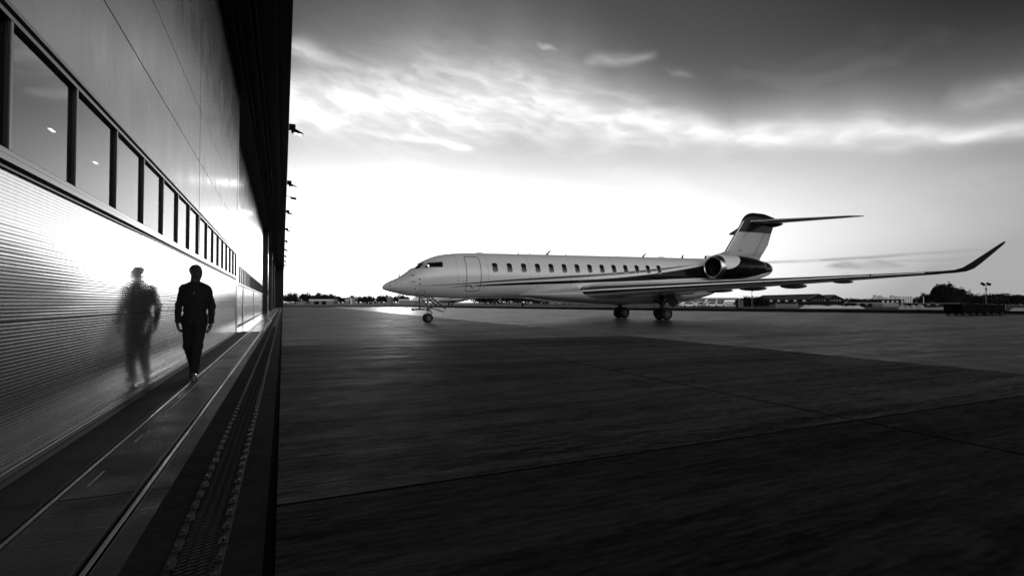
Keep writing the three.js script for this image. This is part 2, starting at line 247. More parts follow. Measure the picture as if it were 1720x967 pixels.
{
  // the strip along the hangar doors: concrete lanes with rail slots and a covered drain
  const lane = new THREE.Group(); lane.name = 'door_track_paving'; lane.userData.kind = 'structure'; scene.add(lane);
  struct('track_bed', bx(-40, -0.05, -0.5, -0.16, -128, 30), M.base);
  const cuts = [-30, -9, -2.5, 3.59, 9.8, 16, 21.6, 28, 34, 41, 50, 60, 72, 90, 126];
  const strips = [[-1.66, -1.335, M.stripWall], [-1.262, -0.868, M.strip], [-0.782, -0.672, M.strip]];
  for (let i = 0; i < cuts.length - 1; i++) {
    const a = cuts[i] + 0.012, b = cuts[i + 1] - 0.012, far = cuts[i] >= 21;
    for (const [x0, x1, m] of strips) part('paving_slab', bx(x0, x1, -0.16, 0.0, -b, -a), far ? M.farPale : m, lane);
    if (far) part('paving_slab', bx(-2.2, -1.67, -0.16, -0.004, -b, -a), M.farPale, lane);
  }
  const cuts2 = [-30, -1.5, 4.59, 10.7, 16.8, 23, 35, 47, 60, 90, 126];
  for (let i = 0; i < cuts2.length - 1; i++) {
    const a = cuts2[i] + 0.006, b = cuts2[i + 1] - 0.006;
    part('paving_slab', bx(-0.668, -0.497, -0.16, -0.006, -b, -a), M.stripDark, lane);
    part('paving_slab', bx(-0.247, -0.078, -0.16, -0.006, -b, -a), M.stripDark, lane);
  }
  struct('joint_filler', bx(-0.076, -0.027, -0.16, -0.03, -126, 30), M.slot);
  // streak of reflected light between the rails, put in as a pale strip
  const lr = rnd(9), segs = [];
  for (let s = 3.8; s < 46; s += 0.35) { if (s > 6 || lr() < 0.45) segs.push(bx(-1.188 + lr() * 0.008, -1.168 - lr() * 0.006 + (s > 6 ? 0.008 : 0), 0.001, 0.0045, -(s + (s > 6 ? 0.34 : 0.1 + lr() * 0.25)), -s)); }
  struct('reflection_streak', segs, M.streakPale);
  for (const [x, name, lab] of [[-1.3, 'near the wall', 'steel door rail in the slot nearest the hangar wall, beside the man'], [-0.825, 'outer', 'steel door rail in the outer slot, nearer the drain']]) {
    const r = thing('door_rail', lab, 'rail');
    part('rail_slot', [bx(x - 0.042, x - 0.036, -0.12, -0.002, -126, 30), bx(x + 0.036, x + 0.042, -0.12, -0.002, -126, 30)], M.darkSteel, r);
    part('rail_head', [rbx(x - 0.013, x + 0.013, -0.06, -0.012, -126, 30, 0.006), bx(x - 0.008, x + 0.008, -0.15, -0.06, -126, 30)], M.rail, r);
  }
  // drain
  const d = thing('drain', 'slotted steel drain with bolted edge plates, along the dark lane right of the rails', 'drain');
  part('channel', [bx(-0.49, -0.47, -0.16, -0.01, -126, 10), bx(-0.272, -0.252, -0.16, -0.01, -126, 10), bx(-0.47, -0.272, -0.16, -0.15, -126, 10)], M.slot, d);
  part('edge_plate', bx(-0.495, -0.462, -0.012, -0.002, -126, 10), M.grateFrame, d); part('edge_plate', bx(-0.281, -0.249, -0.012, -0.002, -126, 10), M.grateFrame, d);
  const tabs = [], bolts = [], bars = [], tr = rnd(77);
  for (let s = 1.3; s < 34; s += 0.17) for (const [a, b] of [[-0.493, -0.445], [-0.298, -0.251]]) {
    const w = (b - a) * 0.28 * tr(), e = 0.05 + 0.07 * tr(); tabs.push(bx(a < -0.4 ? a : a + w, a < -0.4 ? b - w : b, -0.0025, 0.0015 + 0.002 * tr(), -(s + e), -s)); if (s < 9) bolts.push(new THREE.CylinderGeometry(0.007, 0.008, 0.007, 7).translate((a + b) / 2 + (a < -0.4 ? -0.008 : 0.008), 0.0065, -s - 0.045));
  }
  tag(part('edge_tab', tabs, M.grateFrame, d), null, null, null, 'stuff'); tag(part('bolt', bolts, M.rail, d), null, null, null, 'stuff');
  for (let s = 1.2; s < 26; s += 0.034) { const z = -s; for (const k of [-1, 1]) { bars.push(boxBar([-0.456, -0.012, z - 0.03 * k], [-0.286, -0.012, z + 0.03 * k], 0.006, 0.016)); } }
  bars.push(bx(-0.46, -0.283, -0.03, -0.02, -126, -26)); for (let s = 26; s < 60; s += 0.12) bars.push(bx(-0.46, -0.283, -0.022, -0.012, -(s + 0.05), -s));
  tag(part('grate', bars, M.grate, d), null, null, null, 'stuff');
}

// ---------------------------------------------------------------- the hangar
const WALL = -1.68, WALL2 = -2.1, SOFFIT = 9.5, END = 127;
{
  const h = thing('hangar', 'long aircraft hangar with ribbed metal sliding doors under a black overhanging roof', 'hangar');
  // ribbed lower panel: flat lands with narrow grooves, 25 mm apart
  const ribbed = (xf, y0, y1, z0, z1) => {
    const pr = []; const n = Math.round((y1 - y0) / 0.025), p = (y1 - y0) / n;
    for (let i = 0; i < n; i++) { const y = y0 + i * p; for (let k = 0; k <= 6; k++) { const t = k / 6; pr.push([xf + 0.00035 * 4 * t * (1 - t), y + p * 0.66 * t]); } pr.push([xf - 0.007, y + p * 0.74], [xf - 0.007, y + p * 0.92]); }
    pr.push([xf, y1]);
    const pos = [], idx = [], uv = [];
    pr.forEach(([x, y]) => { pos.push(x, y, z0, x, y, z1); uv.push(z0, y, z1, y); });
    for (let i = 0; i < pr.length - 1; i++) { const a = i * 2; idx.push(a, a + 1, a + 2, a + 1, a + 3, a + 2); }
    const g = new THREE.BufferGeometry(); g.setAttribute('position', new THREE.Float32BufferAttribute(pos, 3)); g.setAttribute('uv', new THREE.Float32BufferAttribute(uv, 2)); g.setIndex(idx);
    const q = toCreasedNormals(g, 0.35);
    return [q, bx(xf - 0.03, xf - 0.005, y0, y1, Math.min(z0, z1), Math.max(z0, z1))];
  };
  const rows = [3.16, 4.21, 5.32, 6.43, 7.54, 8.65, 9.6];
  // one module of a sliding leaf, s0..s1 along the wall
  function module(xf, s0, s1, panes, leafOpts = {}) {
    const L = sub('door_leaf', h), g = 0.012;
    const z0 = -s1 + g, z1 = -s0 - g;
    for (const [y0, y1] of [[0.11, 1.066], [1.076, 2.055]]) leafOpts.smooth ? part('cladding_panel', rbx(xf - 0.06, xf + 0.002, y0, y1, z0, z1, 0.005), M.cladBright, L) : part('ribbed_panel', ribbed(xf, y0, y1, z0, z1), M.rib, L);
    for (let i = 0; i < rows.length - 1; i++) part('cladding_panel', leafOpts.seams ? leafOpts.seams.map(([a, b]) => rbx(xf - 0.06, xf + 0.002, rows[i] + 0.009, rows[i + 1] - 0.009, -b + 0.009, -a - 0.009, 0.0025)) : rbx(xf - 0.06, xf + 0.002, rows[i] + 0.009, rows[i + 1] - 0.009, z0, z1, 0.0025), leafOpts.smooth ? M.cladBright : M.clad, L);
    part('backing_board', [bx(xf - 0.1, xf - 0.062, 0.04, 2.1, -s1, -s0), bx(xf - 0.1, xf - 0.062, 3.1, 9.6, -s1, -s0)], M.frameDark, L);
    part('base_trim', [rbx(xf - 0.03, xf + 0.022, 0.075, 0.105, -s1, -s0, 0.006), bx(xf - 0.05, xf - 0.005, 0.0, 0.075, -s1, -s0)], M.trim, L);
    part('base_seal', bx(xf - 0.005, xf + 0.012, 0.004, 0.045, -s1, -s0), M.seal, L);
    // window band
    part('window_sill', [rbx(xf - 0.04, xf + 0.03, 2.105, 2.155, -s1, -s0, 0.008), rbx(xf - 0.05, xf + 0.012, 2.157, 2.2, -s1, -s0, 0.006)], M.frame, L);
    part('drip_channel', [bx(xf - 0.05, xf - 0.01, 2.06, 2.105, -s1, -s0), rbx(xf - 0.04, xf + 0.02, 2.062, 2.078, -s1, -s0, 0.004)], M.frameDark, L);
    part('window_head', [rbx(xf - 0.05, xf + 0.016, 3.05, 3.085, -s1, -s0, 0.006), rbx(xf - 0.05, xf + 0.022, 3.118, 3.15, -s1, -s0, 0.006)], M.frame, L);
    part('head_channel', bx(xf - 0.05, xf - 0.012, 3.085, 3.118, -s1, -s0), M.frameDark, L);
    const w = (s1 - s0 - 0.1) / panes;
    for (let i = 0; i <= panes; i++) {
      const s = s0 + 0.05 + i * w;
      part('mullion', [rbx(xf - 0.024, xf + 0.0, 2.2, 3.05, -(s + 0.016), -(s - 0.016), 0.004)], M.frameDark, L);
      part('mullion_cap', rbx(xf + 0.0005, xf + 0.012, 2.2, 3.05, -(s + 0.02), -(s - 0.014), 0.003), M.frame, L);
      if (i < panes) part('pane', new THREE.PlaneGeometry(w - 0.044, 0.85).rotateY(Math.PI / 2).translate(xf - 0.021, 2.625, -(s + w / 2)), M.glass, L);
    }
    return L;
  }
  module(WALL, -14.4, -5.8, 8); module(WALL, -5.78, 2.83, 8); module(WALL, 2.85, 11.45, 8); module(WALL, 11.47, 20.2, 8);
  part('end_post', [rbx(WALL - 0.2, WALL + 0.012, 0.02, 9.55, -20.75, -20.22, 0.02), bx(WALL - 0.42, WALL - 0.2, 0.02, 9.55, -20.72, -20.3)], M.clad, h);
  // second row of leaves, set back; horizon glare put into their paler metal
  module(WALL2, 20.76, 27.5, 1, { smooth: true, seams: [[20.77, 24.1], [24.12, 27.49]] });
  module(WALL2, 27.52, 39.4, 10, { smooth: true, seams: [[27.53, 33.4], [33.42, 39.39]] }); module(WALL2, 39.42, 57.4, 14, { smooth: true, seams: [[39.43, 45.2], [45.22, 51.3], [51.32, 57.39]] });
  part('door_gap', [bx(WALL2 + 0.001, WALL2 + 0.03, 0.02, 2.06, -29.7, -29.2), bx(WALL2 + 0.001, WALL2 + 0.03, 0.02, 2.06, -39.7, -39.35)], M.frameDark, h);
  const cols = [58, 80, 102, 122];
  for (let i = 0; i < 3; i++) module(WALL2, cols[i] + 0.5, cols[i + 1] - 0.1, 16, { smooth: true });
  for (const s of cols) {
    const c = part('column', [bx(WALL2 - 0.2, -1.66, 0, SOFFIT - 0.002, -(s + 0.12), -(s + 0.08)), bx(WALL2 - 0.2, -1.66, 0, SOFFIT - 0.002, -(s + 0.42), -(s + 0.38)), bx(WALL2 + 0.1, WALL2 + 0.14, 0, SOFFIT - 0.002, -(s + 0.38), -(s + 0.12)),
      bx(-1.7, -1.6, 0, SOFFIT - 0.002, -(s + 0.5), -s), bx(-2.2, -1.55, 0.0, 0.03, -(s + 0.6), -s + 0.1)], M.column, h);
    part('splice_plate', [rbx(-1.66, -1.585, 2.6, 3.0, -(s + 0.46), -(s + 0.04), 0.01), rbx(-1.66, -1.585, 5.6, 6.0, -(s + 0.46), -(s + 0.04), 0.01)], M.soffitRail, c);
  }
  part('end_wall', bx(WALL2 - 0.1, 0.13, 0, SOFFIT - 0.003, -126.9, -122.5), M.soffit, h);
  // overhang: soffit, header, guide rails, fascia
  part('soffit', bx(-2.4, 0.13, SOFFIT, SOFFIT + 0.12, -END, 40), M.soffit, h);
  part('fascia', [bx(0.13, 0.2, SOFFIT - 0.06, SOFFIT + 1.6, -END, 40)], M.soffit, h);
  for (const x of [-1.3, -0.825]) part('guide_rail', [bx(x - 0.09, x - 0.07, SOFFIT - 0.22, SOFFIT - 0.002, -END, 40), bx(x + 0.07, x + 0.09, SOFFIT - 0.22, SOFFIT - 0.002, -END, 40)], M.soffitRail, h);
  part('roof_beam', [bx(-0.35, -0.2, SOFFIT - 0.14, SOFFIT - 0.002, -END, 40)], M.soffit, h);
  part('roof', bx(-40, 0.13, SOFFIT + 1.5, SOFFIT + 1.7, -END, 40), M.roof, h);
  part('inner_wall', [bx(-40, -39.8, 0, SOFFIT + 1.5, -END, 40), bx(-39.8, 0.13, 0, SOFFIT + 1.5, 39.8, 40), bx(-39.8, -1.4, 0, SOFFIT + 1.5, -END, -END + 0.2), bx(-2.4, -2.3, SOFFIT + 0.12, SOFFIT + 1.5, -END + 0.2, 39.8), bx(-2.1, -1.4, 0, SOFFIT, 14.41, 39.8)], M.inside, h);
  struct('hangar_floor', bx(-39.8, -1.69, -0.15, -0.012, -20.7, 39.8), M.inside); struct('hangar_floor_far', bx(-39.8, -2.21, -0.15, -0.012, -END + 0.2, -20.72), M.inside);
  // two lit luminaires seen through the glass
  RectAreaLightUniformsLib.init();
  [[-7.3, 7.0, -19.9, 'left'], [-7.3, 7.0, -23.9, 'right']].forEach(([x, y, z, sd]) => {
    const l = thing('ceiling_lamp', sd === 'left' ? 'small lit lamp glowing inside, seen through the large first window' : 'small lit lamp glowing inside, seen through the second window', 'lamp', [x, y, z]);
    part('housing', rbx(-0.07, 0.07, 0.02, 0.12, -0.2, 0.2, 0.02), M.white, l);
    part('hanger', [bar([0, 0.12, -0.15], [0, SOFFIT + 1.48 - y, -0.15], 0.006), bar([0, 0.12, 0.15], [0, SOFFIT + 1.48 - y, 0.15], 0.006)], M.darkSteel, l);
    part('lamp_diffuser', bx(-0.045, 0.045, 0.0, 0.019, -0.17, 0.17), std(0.8, 0.5, 0, { emissive: grey(1), emissiveIntensity: 2.2 }), l);
    const ra = new THREE.RectAreaLight(0xffffff, 2.2, 0.09, 0.34); ra.position.set(0, -0.01, 0); ra.rotation.x = -Math.PI / 2; l.add(ra);
  });
}
{
  // floodlights along the roof edge
  const f = thing('floodlight', 'nearest floodlight on the roof edge, twin pale lenses under a black housing', 'floodlight', [0.2, 9.62, -24.4], 0, 'floodlights along the hangar roof edge');
  part('control_box', rbx(0.02, 0.5, 0.02, 0.36, -0.3, 0.3, 0.04), M.blackish, f);
  part('bracket', [bx(-0.01, 0.3, -0.05, 0.02, -0.06, 0.06), bar([0.25, 0, 0], [0.42, -0.12, 0], 0.035)], M.blackish, f);
  const hd = new THREE.Shape([[-0.1, 0.1], [0.1, 0.14], [0.72, -0.16], [0.74, -0.21], [0.1, -0.13], [-0.08, -0.08]].map((p) => new THREE.Vector2(...p)));
  part('lamp_head', new THREE.ExtrudeGeometry(hd, { depth: 0.5, bevelEnabled: true, bevelSize: 0.02, bevelThickness: 0.02, bevelSegments: 2 }).translate(0.3, -0.1, -0.25), M.blackish, f);
  const lens = () => new THREE.SphereGeometry(0.17, 16, 8, 0, Math.PI * 2, Math.PI / 2, Math.PI / 2).scale(1.0, 0.8, 1.25);
  for (const x of [0.52, 0.86]) part('lens', lens().rotateZ(-0.14).translate(x, x < 0.6 ? -0.25 : -0.3, 0), std(0.8, 0.4, 0, { emissive: grey(1), emissiveIntensity: 1.2 }), f);
  { const sp = new THREE.SpotLight(0xffffff, 4, 0, 1.0, 0.6); sp.position.set(0.7, -0.4, 0); sp.castShadow = true; sp.target.position.set(1.5, -6, 0); f.add(sp, sp.target); }
  f.scale.setScalar(0.62);
  for (let i = 1; i < 9; i++) copyOf(f, `${ORD[i]} nearest floodlight on the hangar roof edge, black against the sky`, [0.2, 9.62, -24.4 - 11.4 * i]);
  const c = thing('roof_edge_camera', 'slim black camera arm on the roof edge below the second floodlight', 'camera', [0.2, 9.55, -39.6]);
  part('arm', bar([-0.01, 0, 0], [0.35, -0.02, 0], 0.03), M.blackish, c); part('camera_body', rbx(0.3, 0.75, -0.15, 0.02, -0.08, 0.08, 0.03).rotateZ(-0.12), M.blackish, c);
}

// ---------------------------------------------------------------- the jet: x runs from nose to tail, z towards its left wing, y up
const TILT = 0.0185;
function makeJet() {
  const jet = thing('business_jet', 'large white business jet with dark stripes and black engine parked across the apron', 'jet', [5.37, -0.122, -27.24]);
  jet.rotation.set(0, 0.0166, TILT, 'YXZ');
  const gy = (a) => -TILT * (a - 6.6) + 0.0;                                       // the ground in the jet's own axes
  const top = table([[0, 2.24], [0.06, 2.33], [0.3, 2.5], [0.96, 2.8], [1.3, 3.02], [1.64, 3.27], [2.05, 3.56], [2.49, 3.80], [3.14, 4.06], [3.7, 4.19], [4.47, 4.27], [5.6, 4.32], [7.15, 4.33], [13, 4.33], [25, 4.32], [28, 4.31], [30.5, 4.30], [32, 4.22], [32.8, 4.08], [33.2, 3.88], [33.38, 3.68], [33.42, 3.52]]);
  const bot = table([[0, 2.16], [0.06, 2.08], [0.3, 1.99], [0.96, 1.82], [1.64, 1.68], [2.94, 1.58], [5, 1.49], [7, 1.48], [21, 1.48], [24.5, 1.6], [26.7, 1.84], [28.6, 2.15], [30.4, 2.47], [32, 2.78], [33, 3.06], [33.3, 3.28], [33.42, 3.48]]);
  const wid = table([[0, 0.03], [0.06, 0.16], [0.3, 0.38], [0.96, 0.72], [1.64, 0.96], [2.5, 1.18], [3.7, 1.35], [5, 1.42], [7, 1.425], [22, 1.425], [25, 1.34], [27, 1.18], [29, 0.95], [31, 0.68], [32.4, 0.46], [33.1, 0.28], [33.38, 0.12], [33.42, 0.02]]);
  const skin = (a, th, o = 0) => { const t = top(a), b = bot(a), c = (t + b) / 2 + 0.0, h = (t - b) / 2; const cs = Math.cos(th), sn = Math.sin(th), w = wid(a); const nx = cs / h, nz = sn / w, nl = Math.hypot(nx, nz) || 1; return [a, c + h * cs + o * nx / nl, w * sn + o * nz / nl]; };
  const thOf = (a, y) => { const t = top(a), b = bot(a); return Math.acos(Math.max(-1, Math.min(1, (y - (t + b) / 2) / ((t - b) / 2)))); };
  const onSkin = (a, y, s, o = 0) => skin(a, s * thOf(a, y), o);
  // strips of skin between two height lines
  function patch(a0, a1, lo, hi, s, o, n = 40, m = 8) {
    const rows = [];
    for (let i = 0; i <= n; i++) { const a = a0 + (a1 - a0) * i / n, t0 = thOf(a, hi(a)), t1 = thOf(a, lo(a)), r = []; for (let j = 0; j <= m; j++) r.push(skin(a, s * (t0 + (t1 - t0) * j / m), o)); rows.push(r); }
    return gridGeo(rows, false, s < 0);
  }
  // line drawn on the skin through points (a, y)
  function seam(pts, s, w = 0.03, o = 0.004, closed = true) {
    const P = closed ? [...pts, pts[0]] : pts, rows = [], d = [];
    for (let i = 0; i < P.length - 1; i++) { const m = Math.max(1, Math.ceil(Math.hypot(P[i + 1][0] - P[i][0], P[i + 1][1] - P[i][1]) / 0.07)); for (let k = 0; k < m; k++) d.push([P[i][0] + (P[i + 1][0] - P[i][0]) * k / m, P[i][1] + (P[i + 1][1] - P[i][1]) * k / m]); }
    d.push(P[P.length - 1]);
    d.forEach((p, i) => { const q = d[Math.max(0, i - 1)], r = d[Math.min(d.length - 1, i + 1)]; let tx = r[0] - q[0], ty = r[1] - q[1]; if (closed && (i === 0 || i === d.length - 1)) { tx = d[1][0] - d[d.length - 2][0]; ty = d[1][1] - d[d.length - 2][1]; } const l = Math.hypot(tx, ty) || 1; rows.push([onSkin(p[0] - ty / l * w / 2, p[1] + tx / l * w / 2, s, o), onSkin(p[0] + ty / l * w / 2, p[1] - tx / l * w / 2, s, o)]); });
    return gridGeo(rows);
  }
  const rrect = (a0, a1, y0, y1, r, lean = 0) => { const p = []; for (const [cx, cy, t] of [[a1 - r, y1 - r, 0], [a0 + r, y1 - r, 90], [a0 + r, y0 + r, 180], [a1 - r, y0 + r, 270]]) for (let k = 0; k <= 4; k++) { const g = (t + k * 22.5) * D2R; const y = cy + r * Math.sin(g); p.push([cx + r * Math.cos(g) + lean * (y - (y0 + y1) / 2), y]); } return p; };
  function plate(pts, s, o) {                              // filled outline on the skin
    const c = pts.reduce((q, p) => [q[0] + p[0] / pts.length, q[1] + p[1] / pts.length], [0, 0]), rows = [];
    for (let k = 0; k <= 4; k++) rows.push([...pts, pts[0]].map((p) => onSkin(c[0] + (p[0] - c[0]) * k / 4, c[1] + (p[1] - c[1]) * k / 4, s, o)));
    return gridGeo(rows);
  }
  // fuselage, with the flight deck cut through it
  const as = []; for (let i = 0; i <= 10; i++) as.push(0.96 * Math.pow(i / 10, 1.8)); for (let a = 1.1; a < 6; a += 0.14) as.push(a); for (let a = 6; a < 24; a += 0.8) as.push(a); for (let a = 24; a < 33; a += 0.4) as.push(a); as.push(33, 33.15, 33.28, 33.36, 33.42);
  const rings = as.map((a) => { const r = []; for (let j = 0; j < 72; j++) r.push(skin(a, j / 72 * Math.PI * 2)); return r; });
  const body = gridGeo(rings, true, true);
  { const p = Array.from(body.attributes.position.array), idx = Array.from(body.index.array), n = p.length / 3, e = (as.length - 1) * 72; p.push(0, 2.2, 0, 33.42, 3.5, 0); for (let j = 0; j < 72; j++) { idx.push(n, (j + 1) % 72, j); idx.push(n + 1, e + j, e + (j + 1) % 72); } body.setAttribute('position', new THREE.Float32BufferAttribute(p, 3)); body.setIndex(idx); body.computeVertexNormals(); body.setAttribute('uv', new THREE.Float32BufferAttribute(new Float32Array(p.length / 3 * 2), 2)); }
  const wA = [[1.44, 3.25], [2.0, 3.585], [2.42, 3.62], [2.06, 3.27]], wB = [[2.25, 3.28], [2.56, 3.61], [3.38, 3.66], [3.36, 3.29]];
  const cut = (pts) => { const g = new THREE.ExtrudeGeometry(new THREE.Shape(pts.map((p) => new THREE.Vector2(...p))), { depth: 4, bevelEnabled: false }).translate(0, 0, -2); const b = new Brush(g, M.cabin); b.updateMatrixWorld(); return b; };
  const ev = new Evaluator(); ev.useGroups = true; ev.attributes = ['position', 'normal', 'uv'];
  let solid = new Brush(body, M.paint); solid.updateMatrixWorld();
  for (const w of [wA, wB]) { solid = ev.evaluate(solid, cut(w), SUBTRACTION); solid.updateMatrixWorld(); }
  const fus = new THREE.Mesh(solid.geometry, solid.material); fus.name = 'fuselage'; fus.castShadow = fus.receiveShadow = true; jet.add(fus);
  // flight deck glazing, its white frames, and the seats behind
  { const rows = []; for (let i = 0; i <= 16; i++) { const a = 1.42 + 0.98 * i / 16, r = [], y0 = 3.255 - 0.0 * i, t = thOf(a, Math.min(y0, top(a) - 0.004)); for (let j = 0; j <= 16; j++) r.push(skin(a, t * (1 - j / 8), 0.003)); rows.push(r); } part('windscreen', gridGeo(rows), M.cockpitGlass, fus); }
  for (const s of [1, -1]) {
    part('side_window', plate(wB, s, 0.003), M.cockpitGlass, fus);
    part('window_frame', [seam(wA, s, 0.05, 0.007), seam(wB, s, 0.055, 0.008)], M.frameWhite, fus);
  }
  for (const z of [0.5, -0.5]) { part('pilot_seat', [rbx(2.75, 2.95, 2.9, 3.5, z - 0.2, z + 0.2, 0.06), rbx(2.72, 2.9, 3.48, 3.64, z - 0.13, z + 0.13, 0.05)], M.blackish, fus); }
  part('instrument_panel', rbx(1.9, 2.25, 3.2, 3.36, -0.7, 0.7, 0.05), M.blackish, fus);
  // stripes and the black tail, both sides
  const s1lo = table([[1.7, 2.235], [4.76, 2.325], [5.72, 2.385], [7.62, 2.49], [11.13, 2.66], [14.89, 2.86], [18.18, 3.1], [21, 3.42], [23.13, 3.7]]), s1hi = table([[1.7, 2.245], [4.76, 2.385], [5.72, 2.47], [7.62, 2.60], [11.13, 2.80], [14.89, 3.02], [18.18, 3.26], [21, 3.5], [23.13, 3.72]]);
  const s2lo = table([[3.6, 2.145], [4.78, 2.19], [5.75, 2.205], [7.65, 2.25], [11.18, 2.33], [14.93, 2.43], [18.2, 2.53], [21.26, 2.65], [24.2, 2.73], [26.5, 2.8], [28.5, 2.86], [30.4, 2.98], [32, 3.18], [33.2, 3.4], [33.4, 3.5]]), s2hi = table([[3.6, 2.15], [4.78, 2.245], [5.75, 2.285], [7.65, 2.38], [11.18, 2.51], [14.93, 2.66], [18.2, 2.92], [21.26, 3.26], [24.2, 3.68], [25.4, 4.0], [26.3, 4.29], [26.6, 5], [34, 5]]);
  for (const s of [1, -1]) {
    part('upper_stripe', patch(1.7, 23.13, s1lo, s1hi, s, 0.005, 90, 3), M.stripeGrey, fus);
    part('lower_stripe', patch(3.6, 33.4, s2lo, s2hi, s, 0.006, 120, 10), M.stripeBlack, fus);
    // cabin windows
    for (let i = 0; i < 14; i++) {
      const a = 6.62 + 0.997 * i, w = part('cabin_window', plate(rrect(a - 0.185, a + 0.185, 3.04, 3.61, 0.13), s, 0.006), M.winGlass, fus);
      part('window_rim', seam(rrect(a - 0.195, a + 0.195, 3.03, 3.62, 0.14), s, 0.03, 0.009), M.paintLow, w);
    }
  }
  for (const a of [4.2, 6.15, 9.0, 12.1, 15.6, 18.6, 21.6, 24.2]) part('skin_seam', gridGeo([0, 1].map((k) => { const r = []; for (let j = 0; j <= 60; j++) r.push(skin(a + k * 0.012, -2.4 + 4.8 * j / 60, 0.0035)); return r; })), M.seamGrey, fus);
  // entry door on the left side
  const d = part('entry_door', seam(rrect(4.74, 5.67, 1.92, 3.99, 0.14), 1, 0.035, 0.0085), M.panelLine, fus);
  part('door_porthole', seam(rrect(5.06, 5.26, 3.18, 3.38, 0.1), 1, 0.014, 0.008), M.paintLow, d);
  part('door_handle', [plate(rrect(5.12, 5.34, 2.02, 2.32, 0.04), 1, 0.0082), seam(rrect(5.1, 5.36, 2.0, 2.34, 0.05), 1, 0.012, 0.009)], M.paintLow, d);
  part('door_lettering', [[5.08, 2.1, 5.14, 2.2], [5.18, 2.08, 5.2, 2.24], [5.24, 2.1, 5.32, 2.12], [5.26, 2.14, 5.3, 2.24]].map(([a0, y0, a1, y1]) => plate(rrect(a0, a1, y0, y1, 0.008), 1, 0.0105)), M.panelLine, d);
  part('nose_gear_bay_seam', seam(rrect(1.94, 2.33, 1.68, 2.0, 0.1), 1, 0.02, 0.006), M.panelLine, fus);
  // probes and ports about the nose
  for (const [a, y] of [[1.62, 2.83], [1.64, 2.5]]) for (const s of [1, -1]) { const p = onSkin(a, y, s, 0), q = onSkin(a, y, s, 0.09); part('pitot_probe', [bar(p, q, 0.02), bar([q[0] + 0.06, q[1], q[2]], [q[0] - 0.22, q[1] + 0.01, q[2]], 0.016, 8, 0.008)], M.darkSteel, fus); }
  for (const [a, y, r] of [[1.95, 2.66, 0.035], [1.97, 2.6, 0.03], [1.98, 2.38, 0.035], [1.98, 2.32, 0.03], [1.74, 2.08, 0.035], [0.37, 2.28, 0.03], [0.68, 2.37, 0.02], [0.95, 2.38, 0.02], [5.95, 2.12, 0.03], [4.55, 2.5, 0.02], [9.6, 2.2, 0.03], [9.6, 1.9, 0.025], [24.6, 2.2, 0.04], [29.3, 2.66, 0.03]]) part('static_port', plate(rrect(a - r, a + r, y - r, y + r, r * 0.95), 1, 0.0075), M.panelLine, fus);
  part('nose_probe', [bar([0.98, top(0.98) - 0.02, 0], [1.05, top(1.05) + 0.1, 0], 0.03), bar([1.12, top(1.05) + 0.11, 0], [0.78, top(1.05) + 0.05, 0], 0.025, 8, 0.01)], M.darkSteel, fus);
  // small winged emblem ahead of the engine
  part('emblem', [[22.35, 2.45, 22.55, 2.2], [22.55, 2.5, 22.68, 2.2], [22.72, 2.46, 22.76, 2.2], [23.05, 2.44, 22.82, 2.2], [23.25, 2.34, 22.9, 2.18], [22.3, 2.18, 23.2, 2.17]].map(([a0, y0, a1, y1]) => seam([[a0, y0], [(a0 + a1) / 2 - 0.03, (y0 + y1) / 2], [a1, y1]], 1, 0.035, 0.006, false)), M.stripeGrey, fus);
  // antennas along the crown
  const blade = (a, hgt, c, sw) => { const y = top(a) - 0.02; const s = new THREE.Shape([[0, 0], [c, 0], [c + sw, hgt], [c * 0.55 + sw, hgt]].map((p) => new THREE.Vector2(...p))); return new THREE.ExtrudeGeometry(s, { depth: 0.02, bevelEnabled: true, bevelSize: 0.008, bevelThickness: 0.008, bevelSegments: 1 }).translate(a, y, -0.01); };
  for (const [a, hh, c, sw] of [[11.0, 0.3, 0.2, 0.28], [19.25, 0.28, 0.2, 0.26], [23.15, 0.26, 0.2, 0.06], [8.9, 0.1, 0.1, 0.03], [9.75, 0.08, 0.08, 0.02], [12.6, 0.09, 0.1, 0.02], [17.0, 0.07, 0.1, 0.03]]) part('antenna', blade(a, hh, c, sw), M.darkSteel, fus);
  for (const [a, l] of [[6.0, 0.4], [20.9, 0.5]]) part('antenna_fairing', rbx(a, a + l, top(a) - 0.02, top(a) + 0.05, -0.12, 0.12, 0.025), M.paintLow, fus);
  for (const [a0, a1] of [[9.9, 10.5]]) part('beacon', new THREE.SphereGeometry(0.06, 10, 8).translate((a0 + a1) / 2, bot(a0) - 0.03, 0), M.darkSteel, fus);
  // wing to body fairing
  {
    const fb = table([[8.3, 1.6], [9.35, 1.46], [11.5, 1.17], [13.3, 1.02], [16.6, 0.83], [19.5, 0.8], [22.2, 0.92], [24.9, 1.3], [26.9, 1.86]]), fw = table([[8.3, 0.5], [9.5, 1.15], [11.5, 1.55], [13.5, 1.72], [21, 1.72], [23.5, 1.5], [25.5, 1.05], [26.9, 0.35]]), ft = table([[8.3, 1.7], [10.5, 2.0], [13, 2.25], [21.5, 2.3], [24, 2.15], [26.9, 2.05]]), rows = [];
    for (let i = 0; i <= 60; i++) { const a = 8.3 + 18.6 * i / 60, t = ft(a), b = fb(a), w = fw(a), r = []; for (let j = 0; j < 40; j++) { const g = j / 40 * Math.PI * 2, c = Math.cos(g), s = Math.sin(g); r.push([a, (t + b) / 2 + (t - b) / 2 * Math.sign(c) * Math.pow(Math.abs(c), 0.82), w * Math.sign(s) * Math.pow(Math.abs(s), 0.82)]); } rows.push(r); }
    part('belly_fairing', gridGeo(rows, true), M.bellyShade, jet);  // white body colour darkened here to carry underside shade
  }
